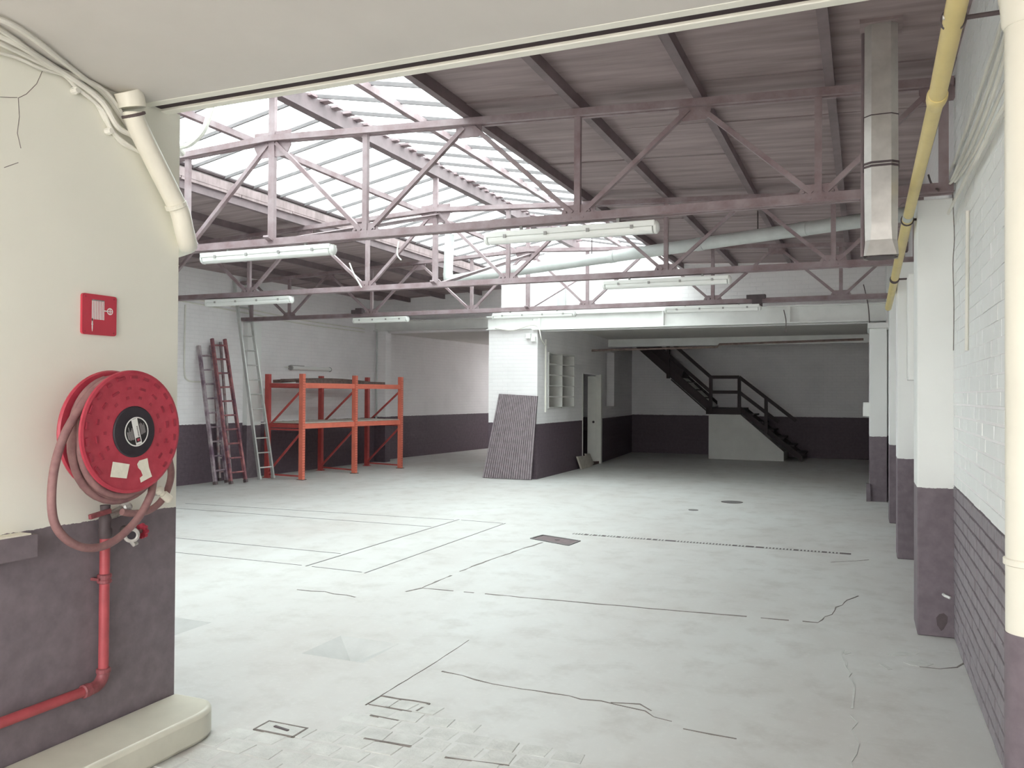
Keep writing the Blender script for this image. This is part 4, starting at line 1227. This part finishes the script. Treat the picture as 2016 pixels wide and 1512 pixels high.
MB().bar(ony(1321, 747, YS0 + .01), ony(1396, 813, YS0 + .01), .03, .03).build('soffit_edge', 'stair_dark', st)
YP = YS0 - .01
for x, z0, z1 in ((-4.80, 2.1, 3.3), (-3.68, 1.19, 2.14), (-2.955, 1.19, 2.14), (-2.29, .68, 1.62)):
    MB().box(x - .04, x + .04, YP - .04, YP + .04, z0, z1).build('newel_post', 'stair_dark', st)
for a, b in (((-5.4, 3.66), (-3.68, 2.13)), ((-3.68, 2.13), (-2.955, 2.13)), ((-2.955, 2.13), (-1.56, 1.02)), ((-5.5, 3.34), (-3.68, 1.74)), ((-3.68, 1.74), (-2.955, 1.74)), ((-2.955, 1.74), (-1.98, .98))):
    MB().bar((a[0], YP, a[1]), (b[0], YP, b[1]), .05, .085).build('handrail' if a[1] > 2 else 'mid_rail', 'stair_dark', st)
# pipe under the back ceiling, column pipe, boxes
P = [(-6.1, 19.0, 2.86), (-2.55, 19.0, 2.80), (-2.5, 19.0, 2.865), (.05, 19.0, 2.865)]
P = [ony(1165, 690, 17), ony(1412, 683, 17), ony(1416, 678, 17), ony(1700, 668, 17)]
tag(MB().tube(P, .022, 8).build('ceiling_pipe', 'old_wood'), 'thin dark pipe running under the ceiling before the staircase', 'pipe')
t = thing('column_downpipe', 'downpipe with a shoe on the column at the girder end', 'pipe', (.41, 14.68, 0))
MB().tube([(.405, 14.68, .16), (.405, 14.68, 2.72)], .052, 14).build('pipe_run', 'pillar', t, smooth=True)
MB().tube([(.405, 14.66, .18), (.39, 14.55, .09), (.30, 14.42, .05)], .056, 14).build('shoe', 'pillar', t, smooth=True)
MB().box(.04, .10, 14.28, 14.36, 0, .28).build('kick_guard', 'pillar', t)
t = thing('switch_box', 'small white switch box on the side of the girder column', 'switch box', (.06, 14.5, 1.75))
q0, q1 = ony(1699, 792, 14.5), ony(1711, 820, 14.5)
MB().box(q0.x, .09, 14.42, 14.58, q1.z, q0.z).build('body', 'beam', t, bevel=.004)
MB().box(q0.x + .01, .08, 14.41, 14.421, q1.z + .02, q0.z - .02).build('lid', 'lamp_body', t)
for k, (a, b, lb) in enumerate((((1543, 610), (1546, 655), 'thin drop cable hanging before the white girder'), ((1700, 560), (1712, 640), 'thin dark cable hanging by the girder column'))):
    P = smooth_path([ony(*a, 15.115), ony((a[0] + b[0]) / 2 + 3, (a[1] + b[1]) / 2, 15.115), ony(*b, 15.115)], 5)
    tag(MB().tube(P, .008, 6).build('drop_cable', 'cable_dark', smooth=True), lb, 'cable')
# small pipe stub low on the nearest pillar
q = ony(1867, 1173, 6.42)
tag(MB().tube([(q.x - .03, 6.46, q.z), (q.x - .02, 6.41, q.z), (q.x + .01, 6.39, q.z - .008)], .010, 8).build('pipe_stub', 'beam'), 'tiny white pipe stub low on the nearest dark pillar base', 'pipe')
# broken plaster low on that pillar, pale mended patches in the floor beside it
P = [ony(x, y, 6.452) for x, y in ((1843, 1216), (1849, 1209), (1858, 1207), (1866, 1214), (1865, 1226), (1858, 1238), (1853, 1242), (1845, 1231))]
o = MB().prism([p - bpy.data.objects['pillar'].location for p in P], (0, -.004, 0)).build('chipped_plaster', 'iron', bpy.data.objects['pillar'])
for pp in (((1748, 1288), (1772, 1283), (1810, 1285), (1800, 1289), (1762, 1291)), ((1778, 1303), (1812, 1299), (1838, 1307), (1822, 1313), (1792, 1309)), ((1731, 1307), (1740, 1307), (1757, 1317), (1748, 1318)), ((1660, 1283), (1672, 1281), (1676, 1285), (1664, 1288))):
    MB().prism([onz(x, y, .0022) for x, y in pp], (0, 0, -.01)).build('mended_patch', 'stone', floor)
